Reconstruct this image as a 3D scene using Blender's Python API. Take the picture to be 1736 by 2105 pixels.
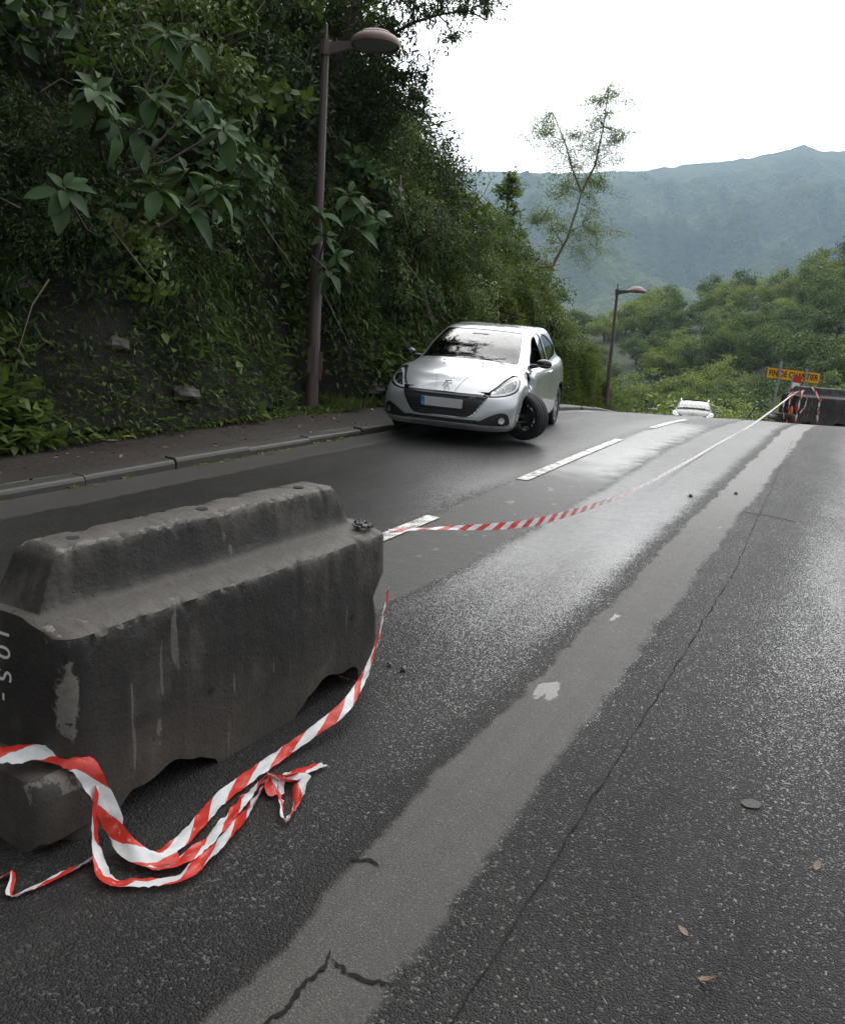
import bpy, math, random
import numpy as np
from mathutils import Vector, Matrix
from bisect import bisect

for o in list(bpy.data.objects):
    bpy.data.objects.remove(o)
SC = bpy.context.scene
COL = SC.collection
rng = np.random.default_rng(7)
random.seed(7)
PI = math.pi

# ------------------------------------------------------------------ camera
cam = bpy.data.cameras.new('camera'); cob = bpy.data.objects.new('camera', cam); COL.objects.link(cob)
PITCH, ROLL, CZ = math.radians(10.7), math.radians(3.64), 1.5
_f = Vector((0, math.cos(PITCH), -math.sin(PITCH)))
_r0 = Vector((1, 0, 0)); _u0 = Vector((0, math.sin(PITCH), math.cos(PITCH)))
_r = math.cos(ROLL)*_r0 + math.sin(ROLL)*_u0
_u = -math.sin(ROLL)*_r0 + math.cos(ROLL)*_u0
cob.matrix_world = Matrix(((_r.x, _u.x, -_f.x, 0), (_r.y, _u.y, -_f.y, 0), (_r.z, _u.z, -_f.z, CZ), (0, 0, 0, 1)))
cam.sensor_fit = 'HORIZONTAL'; cam.sensor_width = 36; cam.lens = 36*1850/1736
cam.clip_start = 0.05; cam.clip_end = 20000
SC.camera = cob

# ------------------------------------------------------------------ sky, sun, exposure
SUN_EL, SUN_AZ = math.radians(36), math.radians(22)      # azimuth to the right of straight ahead
w = bpy.data.worlds.new('World'); SC.world = w; w.use_nodes = True
wt = w.node_tree; wt.nodes.clear()
def wn(t, **k):
    n = wt.nodes.new(t)
    for a, b in k.items(): setattr(n, a, b)
    return n
sky = wn('ShaderNodeTexSky', sky_type='NISHITA'); sky.sun_disc = False
sky.sun_elevation = SUN_EL; sky.sun_rotation = SUN_AZ; sky.dust_density = 3.0
tc = wn('ShaderNodeTexCoord'); mp = wn('ShaderNodeMapping'); mp.inputs['Scale'].default_value = (1.0, 1.0, 2.2)
nz = wn('ShaderNodeTexNoise'); nz.inputs['Scale'].default_value = 2.6; nz.inputs['Detail'].default_value = 7; nz.inputs['Roughness'].default_value = .55
rp = wn('ShaderNodeValToRGB'); rp.color_ramp.elements[0].position = .36; rp.color_ramp.elements[1].position = .56
rp.color_ramp.elements[0].color = (.72, .72, .72, 1); rp.color_ramp.elements[1].color = (1, 1, 1, 1)
# a bright overcast veil, brighter towards the hidden sun
geo = wn('ShaderNodeVectorMath', operation='DOT_PRODUCT')
geo.inputs[1].default_value = (math.sin(SUN_AZ)*math.cos(SUN_EL), math.cos(SUN_AZ)*math.cos(SUN_EL), math.sin(SUN_EL))
mr = wn('ShaderNodeMapRange'); mr.inputs[1].default_value = 0; mr.inputs[2].default_value = 1; mr.inputs[3].default_value = 7.5; mr.inputs[4].default_value = 35.0
h1 = wn('ShaderNodeMath', operation='MULTIPLY_ADD'); h1.inputs[1].default_value = .5; h1.inputs[2].default_value = .5
h2 = wn('ShaderNodeMath', operation='POWER'); h2.inputs[1].default_value = 4.0
cc = wn('ShaderNodeVectorMath', operation='SCALE'); cc.inputs[0].default_value = (1.0, .995, .99)
mx = wn('ShaderNodeMix', data_type='RGBA')
bg = wn('ShaderNodeBackground'); bg.inputs[1].default_value = 0.1
wo = wn('ShaderNodeOutputWorld')
L = wt.links.new
L(tc.outputs['Generated'], mp.inputs[0]); L(mp.outputs[0], nz.inputs[0]); L(nz.outputs['Fac'], rp.inputs[0])
L(tc.outputs['Generated'], geo.inputs[0]); L(geo.outputs['Value'], h1.inputs[0]); L(h1.outputs[0], h2.inputs[0]); L(h2.outputs[0], mr.inputs[0]); L(mr.outputs[0], cc.inputs[3])
L(rp.outputs[0], mx.inputs[0]); L(sky.outputs[0], mx.inputs[6]); L(cc.outputs[0], mx.inputs[7])
L(mx.outputs[2], bg.inputs[0]); L(bg.outputs[0], wo.inputs[0])
sl = bpy.data.lights.new('sun', 'SUN'); so = bpy.data.objects.new('sun', sl); COL.objects.link(so)
sl.energy = 1.5; sl.angle = math.radians(85); sl.color = (1, .96, .9)
so.rotation_euler = (PI/2 - SUN_EL, 0, PI - SUN_AZ)
SC.view_settings.view_transform = 'Standard'; SC.view_settings.look = 'None'
SC.view_settings.exposure = 0.35; SC.view_settings.gamma = 1.0; SC.view_settings.use_curve_mapping = False
SC.cycles.use_denoising = True
SC.cycles.max_bounces = 8; SC.cycles.transparent_max_bounces = 12; SC.cycles.volume_bounces = 0

# ------------------------------------------------------------------ helpers: meshes and objects
def mesh_np(name, V, T, quads=False, smooth=False):
    V = np.asarray(V, dtype=np.float32); T = np.asarray(T, dtype=np.int32)
    k = T.shape[1]
    me = bpy.data.meshes.new(name)
    me.vertices.add(len(V)); me.vertices.foreach_set('co', V.ravel())
    me.loops.add(T.size); me.loops.foreach_set('vertex_index', T.ravel())
    me.polygons.add(len(T)); me.polygons.foreach_set('loop_start', np.arange(0, T.size, k, dtype=np.int32))
    try: me.polygons.foreach_set('loop_total', np.full(len(T), k, dtype=np.int32))
    except Exception: pass
    if smooth: me.polygons.foreach_set('use_smooth', np.ones(len(T), dtype=bool))
    me.update(calc_edges=True)
    return me
def add_attr(me, name, arr):
    a = me.attributes.new(name, 'FLOAT', 'POINT'); a.data.foreach_set('value', np.asarray(arr, dtype=np.float32))
def link(name, me, m=None, parent=None, label=None, cat=None, group=None, kind=None):
    o = bpy.data.objects.new(name, me); COL.objects.link(o)
    if me is not None and m is not None and len(me.materials) == 0: me.materials.append(m)
    if parent is not None: o.parent = parent
    return tag(o, label, cat, group, kind)
def tag(o, label=None, cat=None, group=None, kind=None):
    if label: o['label'] = label
    if cat: o['category'] = cat
    if group: o['group'] = group
    if kind: o['kind'] = kind
    return o
def empty(name, loc=(0,0,0), label=None, cat=None, group=None, kind=None, rz=0):
    o = bpy.data.objects.new(name, None); COL.objects.link(o); o.location = loc; o.rotation_euler = (0,0,rz)
    return tag(o, label, cat, group, kind)
def dup(root, loc=None, rot=None, scale=None, label=None, group=None):
    r = root.copy(); COL.objects.link(r)
    if loc is not None: r.location = loc
    if rot is not None: r.rotation_euler = rot
    if scale is not None: r.scale = scale
    if label: r['label'] = label
    if group: r['group'] = group
    for ch in root.children:
        c = ch.copy(); COL.objects.link(c); c.parent = r
        for g_ in ch.children:
            d = g_.copy(); COL.objects.link(d); d.parent = c
    return r
class MB:
    """collects simple shapes for one mesh"""
    def __init__(s): s.v = []; s.f = []
    def add(s, V, F):
        b = len(s.v); s.v += [tuple(p) for p in V]; s.f += [tuple(b+i for i in f) for f in F]; return s
    def box(s, c, d, R=None):
        x, y, z = d[0]/2, d[1]/2, d[2]/2
        V = [Vector(p) for p in ((-x,-y,-z),(x,-y,-z),(x,y,-z),(-x,y,-z),(-x,-y,z),(x,-y,z),(x,y,z),(-x,y,z))]
        if R is not None: V = [R @ p for p in V]
        V = [p + Vector(c) for p in V]
        return s.add(V, [(0,3,2,1),(4,5,6,7),(0,1,5,4),(1,2,6,5),(2,3,7,6),(3,0,4,7)])
    def tube(s, pts, rad, n=8, cap=True):
        pts = [Vector(p) for p in pts]
        if not isinstance(rad, (list, tuple)): rad = [rad]*len(pts)
        rings = []; up = None
        for i, p in enumerate(pts):
            t = (pts[min(i+1, len(pts)-1)] - pts[max(i-1, 0)]).normalized()
            if up is None: up = Vector((0,0,1)) if abs(t.z) < .9 else Vector((1,0,0))
            a = t.cross(up).normalized(); b = a.cross(t).normalized(); up = b
            rings.append([p + (a*math.cos(2*PI*k/n) + b*math.sin(2*PI*k/n))*rad[i] for k in range(n)])
        V = [q for r_ in rings for q in r_]; F = []
        for i in range(len(pts)-1):
            for k in range(n):
                k2 = (k+1) % n; F.append((i*n+k, i*n+k2, (i+1)*n+k2, (i+1)*n+k))
        if cap: F.append(tuple(range(n-1, -1, -1))); F.append(tuple((len(pts)-1)*n+k for k in range(n)))
        return s.add(V, F)
    def lathe(s, prof, n=32, axis='Z', c=(0,0,0), close=False):
        V = []; F = []; m = len(prof)
        for k in range(n):
            a = 2*PI*k/n
            for (r_, h) in prof:
                p = {'Z': (r_*math.cos(a), r_*math.sin(a), h), 'X': (h, r_*math.cos(a), r_*math.sin(a)), 'Y': (r_*math.cos(a), h, r_*math.sin(a))}[axis]
                V.append((p[0]+c[0], p[1]+c[1], p[2]+c[2]))
        for k in range(n):
            k2 = (k+1) % n
            for i in range(m if close else m-1):
                j = (i+1) % m
                F.append((k*m+i, k2*m+i, k2*m+j, k*m+j))
        return s.add(V, F)
    def poly(s, pts, depth_vec):
        n = len(pts); d = Vector(depth_vec); P = [Vector(p) for p in pts]
        s.add(P + [p + d for p in P], [tuple(range(n)), tuple(range(2*n-1, n-1, -1))] + [(i, i+n, (i+1) % n + n, (i+1) % n) for i in range(n)])
        return s
    def mesh(s, name, smooth=False, fix=True):
        me = bpy.data.meshes.new(name); me.from_pydata([tuple(p) for p in s.v], [], s.f)
        if fix:
            import bmesh
            b = bmesh.new(); b.from_mesh(me); bmesh.ops.recalc_face_normals(b, faces=b.faces); b.to_mesh(me); b.free()
        if smooth:
            me.polygons.foreach_set('use_smooth', np.ones(len(me.polygons), dtype=bool))
            try: me.set_sharp_from_angle(angle=math.radians(38))
            except Exception: pass
        me.update(); return me
    def build(s, name, m, parent=None, smooth=False, **k):
        return link(name, s.mesh(name, smooth), m, parent, **k)

def cr(xs, ys, t):
    n = len(xs); i = min(max(bisect(xs, t)-1, 0), n-2)
    def m(j):
        a = max(j-1, 0); b = min(j+1, n-1); return (ys[b]-ys[a])/(xs[b]-xs[a])
    h = xs[i+1]-xs[i]; s = min(max((t-xs[i])/h, 0), 1)
    return (2*s**3-3*s*s+1)*ys[i]+(s**3-2*s*s+s)*h*m(i)+(-2*s**3+3*s*s)*ys[i+1]+(s**3-s*s)*h*m(i+1)
YS = [-12,-5,0,3,8,11.5,14,16,18,22,27,33,37,41,60,80,110]
ZS = [-.3,-.1,0,.1,.31,.44,.49,.46,.37,.02,-.58,-1.26,-1.60,-2.06,-4.5,-7.4,-11]
def g(Y): return cr(YS, ZS, Y)
_gy = np.linspace(-12, 110, 2441); _gz = np.array([g(y) for y in _gy])
def gv(Y): return np.interp(Y, _gy, _gz)
def world(l, t): return (.901*l + .433*t, -.433*l + .901*t)
KT = [-10, 0, 4.2, 7.4, 9.6, 12, 16, 20, 25, 30, 38, 60, 80, 110]
KL = [-5.4, -5.32, -5.29, -5.23, -5.12, -5.0, -4.9, -5.1, -5.8, -6.6, -8.4, -12.3, -15.5, -20]
_kt = np.linspace(-10, 110, 1201); _kl = np.array([cr(KT, KL, t) for t in _kt])
def kerb(t): return np.interp(t, _kt, _kl)

# ------------------------------------------------------------------ helpers: materials
class NT:
    def __init__(s, name):
        s.m = bpy.data.materials.new(name); s.m.use_nodes = True; s.t = s.m.node_tree; s.t.nodes.clear()
        s.out = s.t.nodes.new('ShaderNodeOutputMaterial')
        s.b = s.t.nodes.new('ShaderNodeBsdfPrincipled'); s.t.links.new(s.b.outputs[0], s.out.inputs[0])
    def n(s, ty, ins=None, **k):
        nd = s.t.nodes.new(ty)
        for a, b in k.items(): setattr(nd, a, b)
        for a, b in (ins or {}).items(): s.put(nd.inputs[a], b)
        return nd
    def put(s, sock, v):
        if isinstance(v, bpy.types.NodeSocket): s.t.links.new(v, sock)
        elif isinstance(v, bpy.types.Node): s.t.links.new(v.outputs[0], sock)
        else:
            if isinstance(v, (tuple, list)) and len(v) == 3 and sock.type == 'RGBA': v = (*v, 1)
            sock.default_value = v
    def math(s, op, a, b=0.0, c=None, clamp=False):
        nd = s.n('ShaderNodeMath', {0: a, 1: b}, operation=op, use_clamp=clamp)
        if c is not None: s.put(nd.inputs[2], c)
        return nd.outputs[0]
    def step(s, x, a, b):      # smooth 0..1 as x goes a..b
        nd = s.n('ShaderNodeMapRange', {0: x, 1: a, 2: b}, interpolation_type='SMOOTHSTEP'); return nd.outputs[0]
    def mix(s, f, a, b):
        nd = s.n('ShaderNodeMix', data_type='RGBA'); s.put(nd.inputs[0], f); s.put(nd.inputs[6], a); s.put(nd.inputs[7], b); return nd.outputs[2]
    def fmix(s, f, a, b):
        nd = s.n('ShaderNodeMix', data_type='FLOAT'); s.put(nd.inputs[0], f); s.put(nd.inputs[2], a); s.put(nd.inputs[3], b); return nd.outputs[0]
    def noise(s, vec, scale, detail=4, rough=.55, dist=0):
        nd = s.n('ShaderNodeTexNoise', {'Scale': scale, 'Detail': detail, 'Roughness': rough, 'Distortion': dist})
        if vec is not None: s.put(nd.inputs['Vector'], vec)
        return nd.outputs['Fac']
    def vor(s, vec, scale, feature='F1'):
        nd = s.n('ShaderNodeTexVoronoi', {'Scale': scale}, feature=feature)
        if vec is not None: s.put(nd.inputs['Vector'], vec)
        return nd
    def ramp(s, f, stops):
        nd = s.n('ShaderNodeValToRGB', {0: f}); e = nd.color_ramp.elements
        while len(e) < len(stops): e.new(.5)
        for x, (p, c) in zip(e, stops): x.position = p; x.color = (*c, 1)
        return nd.outputs[0]
    def obj(s): return s.n('ShaderNodeTexCoord').outputs['Object']
    def scl(s, vec, sc): return s.n('ShaderNodeVectorMath', {0: vec, 1: sc}, operation='MULTIPLY').outputs[0]
    def bump(s, h, strength=.5, dist=.01, normal=None):
        nd = s.n('ShaderNodeBump', {'Height': h, 'Strength': strength, 'Distance': dist})
        if normal is not None: s.put(nd.inputs['Normal'], normal)
        return nd.outputs[0]
    def set(s, **k):
        for a, b in k.items(): s.put(s.b.inputs[a.replace('_', ' ')], b)
        return s.m
def plain(name, col, rough=.5, metal=0, bumpsc=None, var=.15, **k):
    q = NT(name); v = q.obj()
    n1 = q.noise(v, bumpsc or 12, 5)
    c = q.mix(n1, tuple(x*(1-var) for x in col), tuple(min(1, x*(1+var)) for x in col))
    q.set(Base_Color=c, Roughness=rough, Metallic=metal, **k)
    return q.m
def leaf_mat(name, dark, mid, light, rough=.45, trans=.25, spec=.5):
    q = NT(name)
    at_ = q.n('ShaderNodeAttribute', attribute_name='tint').outputs['Fac']
    oi = q.n('ShaderNodeObjectInfo').outputs['Random']
    f = q.math('ADD', at_, q.math('MULTIPLY', q.math('SUBTRACT', oi, .5), .55), clamp=True)
    c = q.ramp(f, [(0, dark), (.55, mid), (1, light)])
    q.set(Base_Color=c, Roughness=rough, Specular_IOR_Level=spec)
    tr = q.n('ShaderNodeBsdfTranslucent', {'Color': q.mix(.4, c, (.12, .2, .02))})
    ms = q.n('ShaderNodeMixShader', {0: trans, 1: q.b.outputs[0], 2: tr.outputs[0]})
    q.t.links.new(ms.outputs[0], q.out.inputs[0])
    return q.m

M = {}
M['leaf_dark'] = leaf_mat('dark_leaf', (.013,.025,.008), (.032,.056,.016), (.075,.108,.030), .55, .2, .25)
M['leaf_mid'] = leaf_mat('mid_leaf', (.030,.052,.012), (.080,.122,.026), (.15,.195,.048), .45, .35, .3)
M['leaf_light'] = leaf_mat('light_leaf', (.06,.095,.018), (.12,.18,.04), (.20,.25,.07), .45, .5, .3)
M['leaf_big'] = leaf_mat('big_leaf', (.020,.048,.014), (.036,.078,.024), (.065,.118,.038), .6, .22, .25)
M['leaf_yellow'] = leaf_mat('yellowed_leaf', (.10,.10,.02), (.15,.14,.02), (.2,.18,.03), .5, .2)
M['forest'] = leaf_mat('forest_leaf', (.018,.036,.010), (.092,.140,.028), (.21,.26,.06), .5, .25, .3)
M['forest_pale'] = leaf_mat('bright_forest_leaf', (.065,.10,.015), (.19,.25,.045), (.31,.35,.08), .5, .3, .3)  # paler, yellower leaf colour of the light green trees
M['grass'] = leaf_mat('grass_blade', (.03,.05,.010), (.06,.10,.018), (.11,.14,.03), .5, .25)
M['drygrass'] = leaf_mat('olive_grass_blade', (.07,.085,.018), (.14,.155,.034), (.22,.215,.06), .55, .4, .3)
M['litter'] = leaf_mat('dead_leaf', (.04,.018,.010), (.11,.055,.028), (.22,.14,.07), .55, .05)
M['bark'] = plain('bark', (.055,.042,.032), .85, bumpsc=9, var=.4)
M['pale_bark'] = plain('pale_bark', (.16,.135,.10), .8, bumpsc=6, var=.4)

# ------------------------------------------------------------------ road
def road_material():
    q = NT('wet_asphalt')
    uv = q.n('ShaderNodeUVMap').outputs[0]
    sp = q.n('ShaderNodeSeparateXYZ', {0: uv}); l, t = sp.outputs[0], sp.outputs[1]
    nA = q.math('SUBTRACT', q.noise(uv, 5, 6, .6), .5); nB = q.math('SUBTRACT', q.noise(uv, .9, 3), .5)
    lw = q.math('ADD', l, q.math('ADD', q.math('MULTIPLY', nA, .12), q.math('MULTIPLY', nB, .13)))
    strip = q.math('MULTIPLY', q.step(lw, -1.115, -1.085), q.math('SUBTRACT', 1, q.step(lw, -.825, -.78)))
    tn = q.math('ADD', t, q.math('MULTIPLY', nB, 3))
    patch = q.math('MULTIPLY', q.math('MULTIPLY', q.step(lw, -2.80, -2.72), q.math('SUBTRACT', 1, q.step(lw, -2.09, -2.03))), q.math('SUBTRACT', 1, q.step(tn, 9.0, 11.5)))
    gut = q.math('SUBTRACT', 1, q.step(q.math('SUBTRACT', lw, q.n('ShaderNodeAttribute', attribute_name='kerb_l').outputs['Fac']), .42, .47))
    smooth = q.math('MAXIMUM', q.math('MAXIMUM', strip, patch), gut)
    band = q.math('MULTIPLY', q.step(lw, -.80, -.77), q.math('SUBTRACT', 1, q.step(lw, -.52, -.12)))
    edge = q.math('MULTIPLY', q.step(lw, -1.24, -1.13), q.math('SUBTRACT', 1, q.step(lw, -1.11, -1.07)))
    # stones of the chip seal
    v1 = q.vor(q.n('ShaderNodeVectorMath', {0: uv, 1: q.n('ShaderNodeVectorMath', {0: q.n('ShaderNodeTexNoise', {'Vector': uv, 'Scale': 60.0}).outputs['Color'], 1: (.012, .012, 0)}, operation='MULTIPLY').outputs[0]}, operation='ADD').outputs[0], 150); h = q.math('SUBTRACT', 1, q.math('MULTIPLY', v1.outputs['Distance'], 1.25))
    fine = q.noise(uv, 260, 2)
    st = q.math('ADD', q.math('MULTIPLY', h, .75), q.math('MULTIPLY', fine, .25))
    # water standing between stones
    wl = q.math('ADD', q.math('MULTIPLY', q.noise(q.scl(uv, (1.3, .28, 1)), 1.0, 5, .6), .7), q.math('MULTIPLY', q.noise(q.scl(uv, (3.1, 1.1, 1)), 1.0, 5, .65), .4))
    wheel = q.math('MULTIPLY', q.step(lw, -2.06, -1.95), q.math('SUBTRACT', 1, q.step(lw, -1.32, -1.16)))
    right = q.step(lw, -.42, .1); leftl = q.math('SUBTRACT', 1, q.step(lw, -2.95, -2.7))
    far_ = q.step(t, 3.2, 6.0)
    wet = q.math('ADD', q.math('MULTIPLY', wl, .62), q.math('ADD', q.math('MULTIPLY', wheel, q.math('MULTIPLY_ADD', far_, .46, .02)), q.math('ADD', q.math('MULTIPLY', right, q.math('MULTIPLY_ADD', far_, .24, -.02)), q.math('MULTIPLY', leftl, .26))))
    wet = q.math('SUBTRACT', wet, q.math('ADD', q.math('MULTIPLY', band, .20), q.math('MULTIPLY', edge, .14)))
    crest = q.math('MULTIPLY', q.math('MULTIPLY', q.step(tn, 6.8, 8.5), q.math('SUBTRACT', 1, q.step(lw, -2.25, -1.95))), q.step(lw, -3.3, -2.9))
    wet = q.math('ADD', wet, q.math('MULTIPLY', crest, .25))
    lvl = q.math('ADD', q.math('MULTIPLY', q.math('SUBTRACT', 1, q.step(t, 2.2, 4.2)), -.13), q.math('MULTIPLY', wet, .74))
    under = q.step(q.math('SUBTRACT', lvl, st), -.06, .06)
    hs = q.math('MAXIMUM', st, lvl)
    # smooth repair: nearly flat, damp, a few puddles
    pud = q.step(q.math('ADD', q.noise(q.scl(uv, (4.2, 1.9, 1)), 1.0, 5, .55), q.math('MULTIPLY', q.math('MULTIPLY', q.math('MULTIPLY', q.step(lw, -1.12, -1.06), q.math('SUBTRACT', 1, q.step(lw, -1.02, -.94))), q.math('MULTIPLY', q.step(t, 2.7, 2.9), q.math('SUBTRACT', 1, q.step(t, 3.6, 4.0)))), .15)), .70, .715)
    hsm = q.math('ADD', .5, q.math('MULTIPLY', q.noise(uv, 170, 3), .36))
    hh = q.fmix(smooth, hs, q.fmix(pud, hsm, .66))
    n2 = q.noise(uv, 2.2, 6, .6)
    sv_ = q.n('ShaderNodeSeparateColor', {0: v1.outputs['Color']}).outputs[0]
    seal = q.mix(sv_, (.010,.0095,.0095), (.034,.032,.032))
    seal = q.mix(q.math('MULTIPLY', q.step(v1.outputs['Distance'], .35, .75), .7), seal, (.004,.004,.004))
    stain = q.noise(q.scl(uv, (2.2, .5, 1)), 1.0, 7, .65)
    seal = q.mix(q.step(stain, .35, .7), q.mix(.45, seal, (.006,.006,.006)), q.mix(.25, seal, (.055,.051,.047)))
    seal = q.mix(q.math('MULTIPLY', q.step(q.n('ShaderNodeSeparateColor', {0: v1.outputs['Color']}).outputs[1], .93, .97), q.math('ADD', .25, q.math('MULTIPLY', band, .5))), seal, (.15,.14,.125))
    seal = q.mix(q.math('MULTIPLY', edge, .45), seal, (.014,.012,.011))
    smc = q.mix(q.math('ADD', q.math('MULTIPLY', n2, .6), q.math('MULTIPLY', q.noise(q.scl(uv, (7, 1.2, 1)), 1.0, 6, .65), .4)), (.013,.0115,.010), (.046,.040,.035))
    smc = q.mix(q.math('MULTIPLY', q.step(q.noise(uv, 60, 2), .64, .72), .45), smc, (.19,.18,.165))
    smc = q.mix(q.math('MULTIPLY', q.step(q.noise(uv, 22, 3), .62, .70), .5), smc, (.035,.034,.033))
    tyre = q.step(q.noise(q.scl(uv, (14, .35, 1)), 1.0, 5, .6), .48, .62); smc = q.mix(q.math('MULTIPLY', tyre, .5), smc, (.016,.0145,.013))
    blo = q.step(q.noise(q.scl(uv, (3.5, 1.6, 1)), 1.0, 6, .65), .46, .60); smc = q.mix(q.math('MULTIPLY', blo, .45), smc, (.018,.0165,.015))
    spk = q.noise(uv, 190, 3, .7)
    smc = q.mix(q.math('MULTIPLY', q.step(spk, .52, .62), .6), smc, (.13,.12,.105)); smc = q.mix(q.math('MULTIPLY', q.math('SUBTRACT', 1, q.step(spk, .36, .44)), .75), smc, (.016,.015,.014))
    smc = q.mix(patch, smc, q.mix(.6, smc, (.022,.021,.020)))
    smc = q.mix(q.math('MULTIPLY', patch, .35), smc, (.015,.0145,.014))
    smc = q.mix(q.math('MULTIPLY', patch, q.math('MULTIPLY', q.step(q.noise(q.scl(uv, (7, 3.5, 1)), 1.0, 3, .5), .64, .67), .6)), smc, (.15,.145,.135))
    grit = q.math('MULTIPLY', q.step(lw, -.95, -.80), q.step(q.noise(uv, 45, 4, .7), .42, .55)); smc = q.mix(q.math('MULTIPLY', grit, .7), smc, (.022,.021,.020))
    smc = q.mix(gut, smc, q.mix(n2, (.032,.030,.028), (.062,.058,.054)))
    smc = q.mix(pud, smc, (.04,.038,.036))
    col = q.mix(smooth, seal, smc)
    rs = q.fmix(under, .58, q.fmix(q.step(t, 2.2, 4.5), .42, q.fmix(q.step(t, 5, 11), .29, .45))); rsm = q.fmix(pud, q.fmix(gut, q.fmix(q.step(t, 5, 10), .60, .45), .38), .30)
    rough = q.fmix(smooth, rs, rsm)
    und = q.noise(uv, 7, 3)
    nb = q.bump(und, .25, .02)
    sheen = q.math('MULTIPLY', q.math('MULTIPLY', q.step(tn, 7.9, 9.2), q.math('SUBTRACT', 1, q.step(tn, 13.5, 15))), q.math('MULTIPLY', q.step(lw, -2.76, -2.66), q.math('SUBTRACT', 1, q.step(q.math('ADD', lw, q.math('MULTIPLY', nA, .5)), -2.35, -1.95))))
    rough = q.fmix(sheen, rough, .30); col = q.mix(q.math('MULTIPLY', sheen, .8), col, q.mix(q.noise(q.scl(uv, (9, 2.5, 1)), 1.0, 5, .65), (.08,.078,.075), (.34,.33,.32))); hh = q.fmix(q.math('MULTIPLY', sheen, .75), hh, .6)  # wet sheen: smoother, with pale residue colour that also paints in sky glare
    q.set(Base_Color=col, Roughness=rough, Normal=q.bump(hh, .85, .009, nb), Specular_IOR_Level=q.fmix(q.math('MAXIMUM', under, q.math('MULTIPLY', smooth, .45)), .2, .62))
    return q.m
M['road'] = road_material()
ts = np.concatenate([np.arange(-8, 20, .25), np.arange(20, 100, 1.0)])
nc = 72
V = []; UV = []; KA = []
for t in ts:
    k = kerb(t)
    for c in range(nc):
        l = k + 12.0*c/(nc-1)
        x, y = world(l, t)
        V.append((x, y, gv(y) + .012*math.sin(l*2.1)*math.sin(t*.7))); UV.append((l, t)); KA.append(k)
V = np.array(V); UV = np.array(UV)
def grid_faces(nr, nc):
    i = np.arange(nr-1)[:, None]*nc + np.arange(nc-1)[None]
    return np.stack([i, i+1, i+nc+1, i+nc], -1).reshape(-1, 4)
def roadz(x, y):
    l = .901*x - .433*y; t = .433*x + .901*y
    return float(gv(y) + .012*math.sin(l*2.1)*math.sin(t*.7))
F4 = grid_faces(len(ts), nc)
me = mesh_np('road', V, F4, smooth=True)
uvl = me.uv_layers.new(name='UVMap'); uvl.data.foreach_set('uv', UV[F4.ravel()].astype(np.float32).ravel())
add_attr(me, 'kerb_l', KA)
link('road', me, M['road'], kind='structure')

def paint_material():
    q = NT('worn_white_paint'); v = q.obj()
    w1 = q.step(q.math('ADD', q.math('MULTIPLY', q.noise(v, 9, 5, .65), .6), q.math('MULTIPLY', q.noise(v, 110, 3), .4)), .42, .54)
    q.set(Base_Color=q.mix(w1, (.05,.05,.05), (.62,.61,.57)), Roughness=.4, Normal=q.bump(q.noise(v, 150, 2), .5, .004))
    return q.m
M['paint'] = paint_material()
def strip_sheet(name, line, width, m, dz, kind='structure', parent=None, jag=.0, step=.05):
    """thin sheet lying on the road along a polyline of (l, t)"""
    P = []
    for i in range(len(line)-1):
        a, b = Vector(line[i]), Vector(line[i+1]); n = max(1, int((b-a).length/step))
        P += [a.lerp(b, k/n) for k in range(n)]
    P.append(Vector(line[-1]))
    V = []; F = []
    for i, p in enumerate(P):
        d = (P[min(i+1, len(P)-1)] - P[max(i-1, 0)]).normalized(); nrm = Vector((-d.y, d.x))
        off = Vector((random.gauss(0, jag), random.gauss(0, jag)))
        ww = width*(1 + random.uniform(-.6, .9)*(1 if jag else 0))
        if jag and i in (0, len(P)-1): ww *= .2
        for s_ in (-1, 1):
            l, t = p + off + nrm*s_*ww/2; x, y = world(l, t); V.append((x, y, roadz(x, y) + dz))
        if i: F.append((2*i-2, 2*i-1, 2*i+1, 2*i))
    me = bpy.data.meshes.new(name); me.from_pydata(V, [], F); me.update()
    return link(name, me, m, parent, kind=kind)
mk = empty('road_marking', kind='structure')
for a, b in ((4.6, 5.88), (7.75, 11.29), (13.17, 15.85), (18.5, 22)):
    strip_sheet('dash', [(-2.735, a), (-2.735, b)], .108, M['paint'], .008, kind=None, parent=mk)
M['tar'] = plain('tar_crack', (.011,.0105,.010), .9, Specular_IOR_Level=.15)
ck = empty('road_crack', kind='structure')
def wig(l0, t0, l1, t1, n, amp):
    return [(l0+(l1-l0)*i/n + random.gauss(0, amp), t0+(t1-t0)*i/n) for i in range(n+1)]
strip_sheet('crack_line', wig(-.63, 1.0, -.60, 6, 90, .0028) + wig(-.61, 6.05, -.86, 13.5, 80, .004), .0032, M['tar'], .004, None, ck, .0016)
#strip_sheet('crack_line', wig(-1.115, 1.7, -1.06, 3.0, 40, .007), .012, M['tar'], .004, None, ck, .004)
strip_sheet('crack_line', [(-.93,1.30),(-.965,1.41),(-.96,1.48),(-.965,1.545),(-.955,1.62),(-.97,1.665)], .009, M['tar'], .004, None, ck, .0035, .012)
strip_sheet('crack_line', [(-.96,1.65),(-.90,1.625),(-.85,1.63),(-.79,1.65)], .007, M['tar'], .004, None, ck, .0035, .012)
strip_sheet('crack_line', [(-1.12,2.0),(-1.07,2.03),(-1.04,2.02)], .007, M['tar'], .004, None, ck, .0035, .012)

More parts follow.
